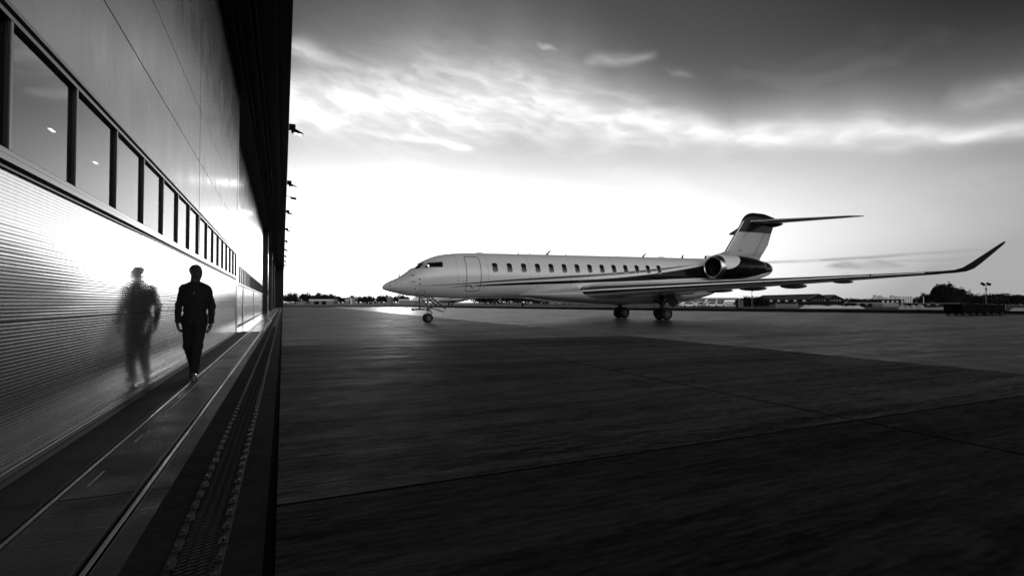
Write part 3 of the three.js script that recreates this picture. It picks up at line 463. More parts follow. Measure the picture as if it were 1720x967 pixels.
  // lifting surfaces: sections [span point (y, z), leading edge a, chord, thickness ratio]
  const foil = []; for (let i = 0; i <= 28; i++) { const x = 0.5 - 0.5 * Math.cos(i / 28 * Math.PI); foil.push([x, 5 * (0.2969 * Math.sqrt(x) - 0.126 * x - 0.3516 * x * x + 0.2843 * x ** 3 - 0.1036 * x ** 4)]); }
  const loop = [...foil.slice().reverse().map(([x, t]) => [x, t, 1]), ...foil.slice(1).map(([x, t]) => [x, t, -1])];
  const camber = (x) => 0.06 * x * (1 - x);
  function surface(secs, s, { from = 0, to = 1, grow = 0, cam = 1, twist = 0 } = {}) {
    const pts = loop.filter(([x]) => x >= from - 1e-6 && x <= to + 1e-6);
    const rows = secs.map((q, i) => { const p = secs[Math.max(0, i - 1)], n = secs[Math.min(secs.length - 1, i + 1)]; const dy = n[0] - p[0], dz = n[1] - p[1], l = Math.hypot(dy, dz) || 1, ny = dz / l, nz = -dy / l; return pts.map(([x, t, sd]) => { const hN = (sd * t * q[4] + cam * camber(x)) * q[3] + sd * grow, y = q[0] + hN * ny - twist * x * q[3], z = q[1] + hN * nz; return [q[2] + x * q[3] - (x < 0.02 ? grow : 0), y, s * z]; }); });
    return gridGeo(rows, from === 0 && to === 1, s > 0);
  }
  const capEnd = (secs, s, o) => { const g = surface([secs[secs.length - 1], secs[secs.length - 1]], s, o); return g; };
  const LE = (l) => 12.55 + (l - 1.5) * 1.075, TE = (l) => l < 5 ? 21.2 + (l - 1.3) * 0.216 : 22 + (l - 5) * 0.6, WY = (l) => 1.8 + (l - 1.5) * 0.049;
  const ws = [0.6, 1.5, 2.5, 3.8, 5, 6.5, 8, 9.5, 11, 12.5, 13.6].map((l) => [WY(l), l, LE(l), TE(l) - LE(l), l < 3 ? 0.125 : 0.125 - (l - 3) * 0.003]);
  const wl = [...ws.slice(-1), [2.42, 14.05, 26.05, 1.55, 0.09], [2.47, 14.4, 26.42, 1.32, 0.09], [2.6, 14.68, 26.62, 1.15, 0.085], [2.85, 14.95, 26.8, 0.98, 0.085], [3.3, 15.4, 27.05, 0.7, 0.08], [3.7, 15.8, 27.27, 0.42, 0.08], [3.82, 15.92, 27.38, 0.2, 0.07]];
  for (const s of [1, -1]) {
    const w = part('wing', surface(ws, s, { twist: 0.035 }), M.paintLow, jet);
    part('winglet', surface(wl, s, { cam: 0.4, twist: 0.02 }), M.darkTone, w);  // winglet darkened to hold its backlit silhouette
    part('leading_edge', surface(ws.slice(1), s, { from: 0, to: 0.055, grow: 0.004 }), M.polish, w);
    for (const [l, a0, a1, r] of [[2.6, 19.5, 21.7, 0.12], [4.6, 20.2, 22.9, 0.13], [6.4, 21.1, 23.7, 0.15], [8.2, 22.3, 24.8, 0.165], [10.2, 23.9, 25.8, 0.1]]) {
      const y = WY(l) - 0.24 + (l > 9 ? 0.08 : 0); part('flap_track_fairing', new THREE.SphereGeometry(1, 18, 12).scale((a1 - a0) / 2, r, 0.16).translate((a0 + a1) / 2, y, s * l), M.fairing, w);  // fairing grey lowered to carry the shade under the wing
    }
    for (const l of [5.1, 8.6, 12]) part('fence_rib', boxBar([LE(l) - 0.02, WY(l) - 0.03, s * l], [LE(l) + 0.16, WY(l) + 0.1, s * l], 0.012, 0.12), M.darkSteel, w);
    part('navigation_light', new THREE.SphereGeometry(0.06, 10, 8).scale(2, 1, 1).translate(LE(13.7) + 0.08, WY(13.7), s * 13.75), M.winGlass, w);
  }
  // fin, its black upper part, the fairing on top and the tailplane
  const finS = [[4.05, 25.75, 6.15], [4.4, 25.85, 6.15], [4.52, 26.2, 5.9], [4.68, 26.95, 5.27], [4.8, 27.45, 4.88], [4.93, 27.87, 4.6], [5.6, 28.43, 4.62], [6.57, 29.22, 4.25]], finT = [[6.575, 29.225, 4.25], [7.2, 29.75, 4.05], [7.5, 29.98, 3.95]];
  const finG = (q, o = {}) => { const g = surface(q.map(([y, a, c]) => [0, y, a, c, 0.1 * Math.min(1, 5 / c)]), 1, { cam: 0, ...o }); return g.applyMatrix4(new THREE.Matrix4().makeRotationX(-Math.PI / 2)); };
  const fin = part('fin', finG(finS), M.finPaint, jet);
  part('fin_cap', finG(finT), M.stripeBlack, fin);
  part('leading_edge', [finG([...finS.slice(5), [7.5, 29.98, 3.95], [7.62, 30.06, 3.9]], { from: 0, to: 0.045, grow: 0.005 })], M.polish, fin);
  part('air_scoop', [rbx(25.72, 26.9, 4.26, 4.56, -0.13, 0.13, 0.06)], M.paintLow, fin); part('scoop_mouth', bx(25.715, 25.73, 4.33, 4.5, -0.08, 0.08), M.blackish, fin);
  part('rudder_seam', [1, -1].map((s) => boxBar([31.0, 4.6, s * 0.2], [32.75, 6.9, s * 0.155], 0.02, 0.012)), M.panelLine, fin);
  part('fin_vent', [1].map((s) => rbx(29.2, 29.55, 4.98, 5.06, 0.205, 0.235, 0.01)), M.panelLine, fin);
  {
    const bt = table([[29.85, 7.42], [30.1, 7.74], [30.4, 7.99], [30.8, 8.16], [31.3, 8.24], [32.4, 8.22], [33.3, 8.06], [34.2, 7.83], [34.9, 7.56], [35.0, 7.48]]), bb = table([[29.85, 7.3], [30.5, 7.2], [32, 7.12], [33.6, 7.12], [34.4, 7.24], [35.0, 7.42]]), bw = table([[29.85, 0.03], [30.2, 0.13], [31, 0.22], [32.5, 0.27], [33.8, 0.22], [34.7, 0.12], [35.0, 0.03]]), rows = [];
    for (let i = 0; i <= 40; i++) { const a = 29.85 + 5.15 * i / 40, r = []; for (let j = 0; j < 24; j++) { const g = j / 24 * Math.PI * 2; r.push([a, (bt(a) + bb(a)) / 2 + (bt(a) - bb(a)) / 2 * Math.cos(g), bw(a) * Math.sin(g)]); } rows.push(r); }
    part('tail_bullet', gridGeo(rows, true), M.stripeBlack, fin);
  }
  const tp = part('tailplane', [1, -1].map((s) => surface([[7.5, 0.0, 30.6, 4.0, 0.085], [7.44, 1.5, 31.85, 3.3, 0.085], [7.36, 3.5, 33.5, 2.35, 0.08], [7.3, 5.2, 34.9, 1.5, 0.08], [7.29, 5.45, 35.25, 1.05, 0.06], [7.285, 5.55, 35.6, 0.55, 0.05]], s, { cam: 0 })), M.paintLow, jet);
  part('leading_edge', [1, -1].map((s) => surface([[7.49, 0.25, 30.8, 3.88, 0.085], [7.44, 1.5, 31.85, 3.3, 0.085], [7.36, 3.5, 33.5, 2.35, 0.08], [7.3, 5.2, 34.9, 1.5, 0.08]], s, { cam: 0, from: 0, to: 0.06, grow: 0.004 })), M.polish, tp);
  // engines
  for (const s of [1, -1]) {
    const e = sub('engine', jet), cy = 3.47, cz = s * 2.3, a0 = 23.72;
    const rev = (prof, from = 0, len = Math.PI * 2, n = 56) => { const rows = prof.map(([a, r]) => { const q = []; for (let i = 0; i <= n; i++) { const g = from + len * i / n; q.push([a, cy + r * Math.cos(g), cz + s * r * Math.sin(g)]); } return q; }); return gridGeo(rows); };
    part('inlet_lip', rev([[a0 + 0.42, 0.655], [a0 + 0.2, 0.66], [a0 + 0.07, 0.685], [a0 + 0.015, 0.715], [a0, 0.745], [a0 + 0.02, 0.775], [a0 + 0.08, 0.81], [a0 + 0.22, 0.84], [a0 + 0.36, 0.864]]), M.polish, e);
    const cw = table([[a0 + 0.36, 0.865], [a0 + 1, 0.9], [a0 + 1.9, 0.9], [a0 + 3.2, 0.82], [a0 + 4.2, 0.69], [a0 + 4.8, 0.58], [a0 + 5.1, 0.5]]), cp = [];
    for (let i = 0; i <= 24; i++) { const a = a0 + 0.362 + 4.73 * i / 24; cp.push([a, cw(a)]); }
    part('cowl', rev([...cp, [a0 + 5.08, 0.47], [a0 + 4.6, 0.46]]), M.stripeBlack, e);
    { const rows = []; for (let j = 0; j <= 40; j++) { const g = -62 + 165 * j / 40, end = 1.75 * Math.sqrt(Math.max(0, 1 - ((g - 18) / 86) ** 2)), r = []; for (let i = 0; i <= 14; i++) { const a = a0 + 0.366 + end * i / 14, q = cw(a) + 0.005; r.push([a, cy + q * Math.cos(g * D2R), cz + s * q * Math.sin(g * D2R)]); } rows.push(r); } part('cowl_panel', gridGeo(rows), M.paint, e); }
    part('inlet_duct', rev([[a0 + 0.42, 0.654], [a0 + 1.5, 0.64], [a0 + 1.5, 0.05]]), M.duct, e);
    const bl = []; for (let i = 0; i < 22; i++) { const g = i / 22 * Math.PI * 2; bl.push(new THREE.BoxGeometry(0.012, 0.47, 0.16).rotateY(0.75).translate(0, 0.39, 0).rotateX(g).translate(a0 + 1.1, cy, cz)); }
    part('fan_rotor', bl, M.fan, e);
    part('spinner', new THREE.ConeGeometry(0.17, 0.36, 20).rotateZ(Math.PI / 2).translate(a0 + 0.98, cy, cz), M.fan, e);
    part('exhaust_cone', rev([[a0 + 4.7, 0.36], [a0 + 5.2, 0.25], [a0 + 5.5, 0.02]]), M.darkSteel, e);
    part('pylon', surface([[3.5, 0.75, 24.9, 4.6, 0.1], [3.5, 1.5, 24.9, 4.4, 0.1]], s, { cam: 0 }), M.stripeBlack, e);
    part('cowl_latch', [[2.9, 0.08], [3.15, 0.08], [2.9, -0.1], [3.15, -0.1]].map(([a, y]) => new THREE.SphereGeometry(0.025, 8, 6).translate(a0 + a, cy + y, cz + s * (cw(a0 + a) + 0.0))), M.polish, e);
    part('cowl_seam', rev([[a0 + 3.0, cw(a0 + 3.0) + 0.003], [a0 + 3.025, cw(a0 + 3.025) + 0.003]]), M.panelLine, e);
  }
  // undercarriage
  const wheel = (a, z, R, W, y0, parent) => {
    const w = sub('wheel', parent), r = 0.07; const prof = [[R * 0.52, -W / 2], [R * 0.8, -W / 2], [R - 0.03, -W / 2 + 0.015], [R, -W / 2 + r], [R, W / 2 - r], [R - 0.03, W / 2 - 0.015], [R * 0.8, W / 2], [R * 0.52, W / 2]].map((p) => new THREE.Vector2(...p));
    part('tyre', new THREE.LatheGeometry(prof, 36).rotateX(Math.PI / 2).translate(a, y0 + R, z), M.tyre, w);
    const rp = [[0.02, -W / 2 + 0.03], [R * 0.18, -W / 2 + 0.02], [R * 0.2, -W / 2 + 0.07], [R * 0.4, -W / 2 + 0.08], [R * 0.52, -W / 2 + 0.01], [R * 0.52, W / 2 - 0.01], [R * 0.4, W / 2 - 0.08], [R * 0.2, W / 2 - 0.07], [R * 0.18, W / 2 - 0.02], [0.02, W / 2 - 0.03]].map((p) => new THREE.Vector2(...p));
    part('rim', new THREE.LatheGeometry(rp, 28).rotateX(Math.PI / 2).translate(a, y0 + R, z), M.rim, w);
    return w;
  };
  const nose = sub('nose_gear', jet), ng = gy(2.73), na = 2.73;
  part('strut', [bar([na + 0.05, 1.75, 0], [na + 0.02, ng + 0.75, 0], 0.085, 14), bar([na + 0.02, ng + 0.8, 0], [na, ng + 0.27, 0], 0.055, 12), bar([na, ng + 0.27, -0.24], [na, ng + 0.27, 0.24], 0.04)], M.steel, nose);
  part('collar', [bar([na + 0.02, ng + 0.72, 0], [na + 0.03, ng + 0.86, 0], 0.12, 14), rbx(na - 0.16, na + 0.18, ng + 0.9, ng + 1.02, -0.1, 0.1, 0.02)], M.darkSteel, nose);
  part('torque_link', [boxBar([na + 0.06, ng + 0.78, 0], [na + 0.3, ng + 0.55, 0], 0.03, 0.1), boxBar([na + 0.3, ng + 0.55, 0], [na + 0.06, ng + 0.34, 0], 0.03, 0.1)], M.darkSteel, nose);
  part('drag_brace', [bar([na + 0.06, ng + 0.92, 0], [na + 1.0, ng + 0.62, 0.1], 0.03), bar([na + 0.05, 1.6, 0], [na - 0.35, 1.55, 0], 0.03), bar([na - 0.45, 1.6, 0.05], [na - 0.02, ng + 1.05, 0], 0.035)], M.darkSteel, nose);
  part('gear_door', boxBar([na + 0.12, 1.56, 0.42], [na + 0.98, ng + 0.8, 0.5], 0.09, 0.025), M.darkSteel, nose); part('gear_door', boxBar([na - 0.62, 1.62, 0.4], [na - 0.62, ng + 0.82, 0.46], 0.1, 0.025), M.darkSteel, nose);
  part('gear_door', boxBar([na + 0.12, 1.56, -0.42], [na + 0.9, ng + 0.9, -0.5], 0.09, 0.025), M.darkSteel, nose);
  part('taxi_light', [rbx(na - 0.88, na - 0.2, ng + 0.76, ng + 0.86, -0.22, 0.22, 0.03), bar([na - 0.95, ng + 0.81, 0.14], [na - 0.88, ng + 0.81, 0.14], 0.07, 12), bar([na - 0.95, ng + 0.81, -0.14], [na - 0.88, ng + 0.81, -0.14], 0.07, 12)], M.darkSteel, nose);
  part('hose', new THREE.TubeGeometry(new THREE.CatmullRomCurve3([[na + 0.1, 1.6, 0.08], [na + 0.2, ng + 1.1, 0.12], [na + 0.22, ng + 0.85, 0.1], [na + 0.12, ng + 0.5, 0.08]].map((p) => new THREE.Vector3(...p))), 20, 0.014, 6), M.blackish, nose);
  wheel(na, 0.19, 0.275, 0.18, ng, nose); wheel(na, -0.19, 0.275, 0.18, ng, nose);
  for (const s of [1, -1]) {
    const g = sub('main_gear', jet), a = 19.1, y = gy(19.1), z = s * 2.12;
    part('strut', [bar([a - 0.15, 1.75, s * 2.2], [a - 0.05, y + 0.85, z], 0.14, 14), bar([a - 0.05, y + 0.9, z], [a, y + 0.43, z], 0.1, 14), bar([a, y + 0.43, z - 0.42], [a, y + 0.43, z + 0.42], 0.07)], M.darkSteel, g);
    part('side_brace', [bar([a - 0.1, y + 1.0, z], [a - 0.2, 1.5, s * 1.0], 0.05), bar([a - 0.05, y + 0.9, z], [a + 0.9, 1.7, s * 2.2], 0.045)], M.darkSteel, g);
    part('torque_link', [boxBar([a - 0.12, y + 0.85, z], [a - 0.45, y + 0.6, z], 0.04, 0.14), boxBar([a - 0.45, y + 0.6, z], [a - 0.1, y + 0.4, z], 0.04, 0.14)], M.darkSteel, g);
    part('brake_line', bar([a - 0.5, y + 0.95, z - s * 0.3], [a - 0.55, y + 0.35, z - s * 0.3], 0.03), M.blackish, g);
    const dr = new THREE.Shape([[-0.85, 1.15], [0.05, 1.2], [0.75, 0.25], [0.15, -0.05], [-0.1, 0.15]].map((p) => new THREE.Vector2(...p)));
    part('gear_door', new THREE.ExtrudeGeometry(dr, { depth: 0.04, bevelEnabled: true, bevelSize: 0.01, bevelThickness: 0.01, bevelSegments: 1 }).rotateX(s * -0.12).translate(a + 0.1, y + 0.92, s * 2.72), M.darkTone, g);
    wheel(a, z + 0.32, 0.43, 0.29, y, g); wheel(a, z - 0.32, 0.43, 0.29, y, g);
  }
  return jet;
}
const jet = makeJet();

// ---------------------------------------------------------------- the man
function sdfMesh(f, lo, hi, cell) {                       // surface nets over a signed distance, negative inside
  const nx = Math.ceil((hi[0] - lo[0]) / cell) + 1, ny = Math.ceil((hi[1] - lo[1]) / cell) + 1, nz = Math.ceil((hi[2] - lo[2]) / cell) + 1, v = new Float32Array(nx * ny * nz);
  for (let k = 0, o = 0; k < nz; k++) for (let j = 0; j < ny; j++) for (let i = 0; i < nx; i++, o++) v[o] = f(lo[0] + i * cell, lo[1] + j * cell, lo[2] + k * cell);
  const id = new Int32Array(nx * ny * nz).fill(-1), pos = [], idx = [], at = (i, j, k) => i + nx * (j + ny * k);
  for (let k = 0; k < nz - 1; k++) for (let j = 0; j < ny - 1; j++) for (let i = 0; i < nx - 1; i++) {
    let sx = 0, sy = 0, sz = 0, n = 0; const c = [];
    for (let q = 0; q < 8; q++) c.push(v[at(i + (q & 1), j + ((q >> 1) & 1), k + (q >> 2))]);
    for (let q = 0; q < 8; q++) for (const b of [1, 2, 4]) { const r = q | b; if (r === q) continue; if ((c[q] < 0) !== (c[r] < 0)) { const t = c[q] / (c[q] - c[r]); sx += (q & 1) + (b === 1 ? t : 0); sy += ((q >> 1) & 1) + (b === 2 ? t : 0); sz += (q >> 2) + (b === 4 ? t : 0); n++; } }
    if (n) { id[at(i, j, k)] = pos.length / 3; pos.push(lo[0] + (i + sx / n) * cell, lo[1] + (j + sy / n) * cell, lo[2] + (k + sz / n) * cell); }
  }
  const quad = (a, b, c, d, s) => { if (a < 0 || b < 0 || c < 0 || d < 0) return; if (s) idx.push(a, b, c, a, c, d); else idx.push(a, c, b, a, d, c); };
  for (let k = 1; k < nz - 1; k++) for (let j = 1; j < ny - 1; j++) for (let i = 1; i < nx - 1; i++) {
    const a = v[at(i, j, k)] < 0;
    if (a !== (v[at(i + 1, j, k)] < 0)) quad(id[at(i, j - 1, k - 1)], id[at(i, j, k - 1)], id[at(i, j, k)], id[at(i, j - 1, k)], a);
    if (a !== (v[at(i, j + 1, k)] < 0)) quad(id[at(i - 1, j, k - 1)], id[at(i - 1, j, k)], id[at(i, j, k)], id[at(i, j, k - 1)], a);
    if (a !== (v[at(i, j, k + 1)] < 0)) quad(id[at(i - 1, j - 1, k)], id[at(i, j - 1, k)], id[at(i, j, k)], id[at(i - 1, j, k)], a);
  }
  const g = new THREE.BufferGeometry(); g.setAttribute('position', new THREE.Float32BufferAttribute(pos, 3)); g.setIndex(idx); g.computeVertexNormals(); return g;
}
{
  const cap = (a, b, ra, rb) => { const dx = b[0] - a[0], dy = b[1] - a[1], dz = b[2] - a[2], L = dx * dx + dy * dy + dz * dz; return (x, y, z) => { const px = x - a[0], py = y - a[1], pz = z - a[2], t = Math.max(0, Math.min(1, (px * dx + py * dy + pz * dz) / L)); return Math.hypot(px - dx * t, py - dy * t, pz - dz * t) - (ra + (rb - ra) * t); }; };
  const ell = (c, r) => (x, y, z) => { const u = (x - c[0]) / r[0], v = (y - c[1]) / r[1], w = (z - c[2]) / r[2], k = Math.hypot(u, v, w); return (k - 1) * Math.min(...r); };
  const smin = (a, b, k) => { const h = Math.max(k - Math.abs(a - b), 0) / k; return Math.min(a, b) - h * h * k * 0.25; };
  const join = (list, k) => (x, y, z) => { let d = 9; for (const f of list) d = smin(d, f(x, y, z), k); return d; };
  const J = {
    rs: [-0.152, 1.4, -0.01], ls: [0.16, 1.392, -0.02], re: [-0.231, 1.14, -0.07], le: [0.233, 1.125, -0.02], rw: [-0.232, 0.885, 0.02], lw: [0.234, 0.87, 0.08],
    rh: [-0.085, 0.93, 0], lh: [0.088, 0.93, 0], rk: [-0.075, 0.505, 0.03], lk: [0.062, 0.52, 0.15], ra: [-0.035, 0.125, -0.27], la: [0.025, 0.095, 0.2],
  };
  // trunk and limbs, one figure under the clothes
  const trunk = [cap([-0.13, 1.42, -0.02], [0.14, 1.415, -0.02], 0.05, 0.05), ell([0, 1.26, 0], [0.155, 0.2, 0.1]), ell([0, 1.03, 0], [0.14, 0.18, 0.095]), ell([0, 0.93, 0], [0.15, 0.12, 0.105]), cap([0.0, 1.4, -0.02], [0.008, 1.56, 0.005], 0.068, 0.06)];
  const limbs = [cap(J.rs, J.re, 0.048, 0.038), cap(J.re, J.rw, 0.038, 0.027), cap(J.ls, J.le, 0.048, 0.038), cap(J.le, J.lw, 0.038, 0.027), cap(J.rh, J.rk, 0.075, 0.05), cap(J.rk, J.ra, 0.05, 0.036), cap(J.lh, J.lk, 0.075, 0.05), cap(J.lk, J.la, 0.05, 0.036)];
  const man = thing('person', 'man in a dark jacket and trousers walking beside the ribbed hangar wall, head turned aside', 'person', [-1.305, 0, -8.62]); man.scale.setScalar(1.015);
  const bodyF = join([...trunk, ...limbs], 0.05);
  const bodyG = sdfMesh(bodyF, [-0.36, 0.05, -0.36], [0.36, 1.6, 0.34], 0.015);
  // head, turned towards the apron: its own axes look along +z
  const TURN = 0.85, hc = [0.012, 1.655, 0.012], hs = Math.sin(TURN), hcs = Math.cos(TURN);
  const headL = join([ell([0, 0.03, -0.012], [0.076, 0.088, 0.096]), ell([0, -0.045, 0.028], [0.056, 0.072, 0.066]), ell([0, -0.095, 0.062], [0.03, 0.022, 0.026]), ell([0, -0.02, 0.06], [0.05, 0.05, 0.04]), cap([0, 0.012, 0.088], [0, -0.03, 0.112], 0.009, 0.014), cap([-0.035, 0.022, 0.078], [0.035, 0.022, 0.078], 0.011, 0.011)], 0.022);
  const ears = [ell([-0.078, -0.012, -0.008], [0.011, 0.032, 0.02]), ell([0.078, -0.012, -0.008], [0.011, 0.032, 0.02])];
  const lips = join([cap([-0.018, -0.062, 0.084], [0.018, -0.062, 0.084], 0.008, 0.008), cap([-0.015, -0.074, 0.083], [0.015, -0.074, 0.083], 0.008, 0.008)], 0.004);
  const eyes = [ell([-0.032, 0.0, 0.086], [0.014, 0.009, 0.012]), ell([0.032, 0.0, 0.086], [0.014, 0.009, 0.012])];
  const headF = (x, y, z) => { let d = headL(x, y, z); for (const e of ears) d = smin(d, e(x, y, z), 0.012); d = smin(d, lips(x, y, z), 0.008); for (const e of eyes) d = Math.max(d, -e(x, y, z) * 0.7 - 0.002); return d; };
  const place = (g) => g.applyMatrix4(new THREE.Matrix4().makeRotationFromEuler(new THREE.Euler(0.03, TURN, 0.0, 'YXZ')).setPosition(...hc));
  const headG = place(sdfMesh((x, y, z) => smin(headF(x, y, z), cap([0, -0.2, -0.03], [0, -0.07, -0.02], 0.062, 0.056)(x, y, z), 0.03), [-0.11, -0.2, -0.13], [0.11, 0.14, 0.15], 0.005));
  // hands: palm, four unequal fingers half curled, thumb off the side
  const handG = (wr, s, sw) => {
    const inw = -s, F = [], add = (p, q, a, b) => F.push(cap(p, q, a, b));
    const pt = (x, y, z) => [wr[0] + inw * x, wr[1] + y, wr[2] + z + sw * y];
    F.push(cap(pt(0, 0.02, 0), pt(0, -0.03, 0.0), 0.026, 0.024)); const palm = [];
    for (let i = 0; i < 4; i++) palm.push(cap(pt(0, -0.035, 0.028 - i * 0.019), pt(0.004, -0.092, 0.031 - i * 0.0205), 0.014, 0.0125));
    const fing = [[0.042, 0.027, 0.02], [0.046, 0.03, 0.022], [0.043, 0.028, 0.021], [0.034, 0.021, 0.017]].map(([a, b, c], i) => { const z = 0.031 - i * 0.0205, k = 0.35 + i * 0.09; const p0 = pt(0.004, -0.092, z), p1 = pt(0.004 + a * Math.sin(k), -0.092 - a * Math.cos(k), z), p2 = pt(0.004 + a * Math.sin(k) + b * Math.sin(k + 0.5), -0.092 - a * Math.cos(k) - b * Math.cos(k + 0.5), z), p3 = pt(0.004 + a * Math.sin(k) + b * Math.sin(k + 0.5) + c * Math.sin(k + 0.95), -0.092 - a * Math.cos(k) - b * Math.cos(k + 0.5) - c * Math.cos(k + 0.95), z); return join([cap(p0, p1, 0.0095, 0.0088), cap(p1, p2, 0.0088, 0.008), cap(p2, p3, 0.008, 0.0068)], 0.004); });
    const th = join([cap(pt(0.006, -0.03, 0.024), pt(0.022, -0.062, 0.046), 0.013, 0.0105), cap(pt(0.022, -0.062, 0.046), pt(0.03, -0.095, 0.05), 0.0105, 0.008)], 0.006);
    const pm = join([...palm, F[0]], 0.016);
    const f = (x, y, z) => { let d = pm(x, y, z); for (const q of fing) d = Math.min(d, q(x, y, z)); return smin(d, th(x, y, z), 0.01); };
    return sdfMesh(f, [wr[0] - 0.09, wr[1] - 0.21, wr[2] - 0.1], [wr[0] + 0.09, wr[1] + 0.05, wr[2] + 0.11], 0.0036);
  };
  const skinM = std(0.045, 0.6), suit = phy(0.005, 0.85, 0, { sheen: 0.25, sheenRoughness: 0.6, sheenColor: grey(0.12) }), trou = std(0.004, 0.9), shirtM = std(0.01, 0.9), hairM = std(0.03, 0.75), shoeM = phy(0.01, 0.3, 0, { clearcoat: 0.6, clearcoatRoughness: 0.2 });
  const body = part('body', [bodyG, headG, handG(J.rw, -1, 0.12), handG(J.lw, 1, -0.2)], skinM, man);
  // hair
  const hairF = (x, y, z) => { const n = 0.003 * Math.sin(x * 190 + z * 60) * Math.sin(z * 150 + y * 80) + 0.002 * Math.sin(y * 220 + x * 90), shell = ell([0, 0.036, -0.014], [0.081, 0.091, 0.1])(x, y, z) + n; const front = z - 0.045 - Math.max(0, y - 0.05) * 1.5, low = -0.02 - y + Math.max(-0.02, z) * 1.1; return Math.max(shell, front, low); };
  part('hair', place(sdfMesh(hairF, [-0.11, -0.08, -0.14], [0.11, 0.16, 0.12], 0.005)), hairM, body);
  const gl = sub('glasses', body), gm = std(0.02, 0.3, 0.4);
  part('rim', [-0.033, 0.033].map((x) => place(new THREE.TorusGeometry(0.022, 0.0022, 6, 20).scale(1, 0.8, 1).translate(x, -0.002, 0.103))), gm, gl);
  part('temple', [...[-1, 1].map((s) => place(bar([s * 0.055, 0.004, 0.1], [s * 0.08, 0.004, 0.0], 0.002, 6))), place(bar([-0.011, 0.002, 0.105], [0.011, 0.002, 0.105], 0.002, 6))], gm, gl);
  // jacket: open collar, straight hem over the hips, sleeves to the wrist
  const jt = join([cap([0, 1.475, -0.03], [-0.145, 1.402, -0.015], 0.072, 0.066), cap([0, 1.475, -0.03], [0.15, 1.395, -0.02], 0.072, 0.066), ell([0, 1.27, 0.0], [0.178, 0.2, 0.12]), ell([0, 1.09, 0.005], [0.163, 0.22, 0.12]), ell([0.0, 0.87, 0.005], [0.187, 0.17, 0.132])], 0.05);
  const sl = [join([cap(J.rs, J.re, 0.067, 0.052), cap(J.re, J.rw, 0.052, 0.041)], 0.03), join([cap(J.ls, J.le, 0.067, 0.052), cap(J.le, J.lw, 0.052, 0.041)], 0.03)];
  const wr = (x, y, z) => 0.0035 * Math.sin(y * 55 + x * 28 + Math.sin(z * 30) * 1.5) * Math.sin(x * 34 + z * 22) + 0.003 * Math.sin(y * 24 - x * 40);
  const jacketF = (x, y, z) => {
    let d = Math.max(jt(x, y, z), 0.815 + 0.012 * Math.cos(x * 9) - y, y - 1.515);
    d = smin(d, Math.max(sl[0](x, y, z), 0.872 - y), 0.022); d = smin(d, Math.max(sl[1](x, y, z), 0.856 - y), 0.022);
    const vee = Math.abs(x) - 0.0 - (y - 1.17) * 0.19; if (z > 0.02 && y > 1.17) d = Math.max(d, -vee);
    const front = Math.abs(x + (y - 1.0) * 0.02); if (z > 0.04 && y < 1.17) d = Math.max(d, 0.004 - front);
    if (y > 1.44) d = Math.max(d, -(Math.hypot(x, z + 0.015) - 0.068));
    return d + wr(x, y, z);
  };
  const jk = part('jacket', sdfMesh(jacketF, [-0.36, 0.78, -0.22], [0.36, 1.55, 0.22], 0.0085), suit, man);
  for (const s of [-1, 1]) { // lapels
    const pr = [[s * 0.012, 1.17, 0.135], [s * 0.07, 1.33, 0.112], [s * 0.105, 1.36, 0.1], [s * 0.075, 1.47, 0.055], [s * 0.06, 1.5, 0.03]], inn = [[s * 0.008, 1.175, 0.138], [s * 0.03, 1.33, 0.12], [s * 0.042, 1.38, 0.1], [s * 0.052, 1.45, 0.07], [s * 0.055, 1.5, 0.035]];
    part('lapel', gridGeo([inn, pr]), suit, jk);
  }
  part('button', [[0.012, 1.1], [0.01, 0.99]].map(([x, y]) => new THREE.SphereGeometry(0.009, 10, 6).scale(1, 1, 0.5).translate(x, y, 0.14)), M.darkSteel, jk);
  for (const x of [-0.1, 0.1]) part('pocket_flap', rbx(-0.055, 0.055, 0.94, 0.985, -0.008, 0.008, 0.005).rotateY(x * 5).translate(x, 0, 0.112), suit, jk);
  // shirt and the small bright stud at its neck
  const shirtF = join([ell([0, 1.26, 0.005], [0.14, 0.24, 0.108]), cap([0, 1.44, -0.012], [0.004, 1.505, -0.005], 0.072, 0.068)], 0.03);
  const sh = part('shirt', sdfMesh((x, y, z) => Math.max(shirtF(x, y, z), y - 1.505 - z * 0.1, 1.1 - y), [-0.17, 1.08, -0.14], [0.17, 1.53, 0.14], 0.008), shirtM, man);
  part('collar_stud', new THREE.SphereGeometry(0.008, 10, 8).translate(0.004, 1.33, 0.119), std(0.7, 0.3, 0.5), sh);
  // trousers
  const tr = join([ell([0, 0.92, 0.0], [0.15, 0.13, 0.105]), join([cap(J.rh, J.rk, 0.098, 0.074), cap(J.rk, [J.ra[0], J.ra[1] - 0.02, J.ra[2]], 0.074, 0.06)], 0.03), join([cap(J.lh, J.lk, 0.098, 0.074), cap(J.lk, [J.la[0], J.la[1] - 0.02, J.la[2]], 0.074, 0.06)], 0.03)], 0.045);
  part('trousers', sdfMesh((x, y, z) => Math.max(tr(x, y, z), y - 1.02, 0.062 - y) + 0.0035 * Math.sin(y * 46 + z * 30) * Math.sin(x * 30 + y * 12), [-0.24, 0.03, -0.38], [0.24, 1.05, 0.32], 0.0095), trou, man);
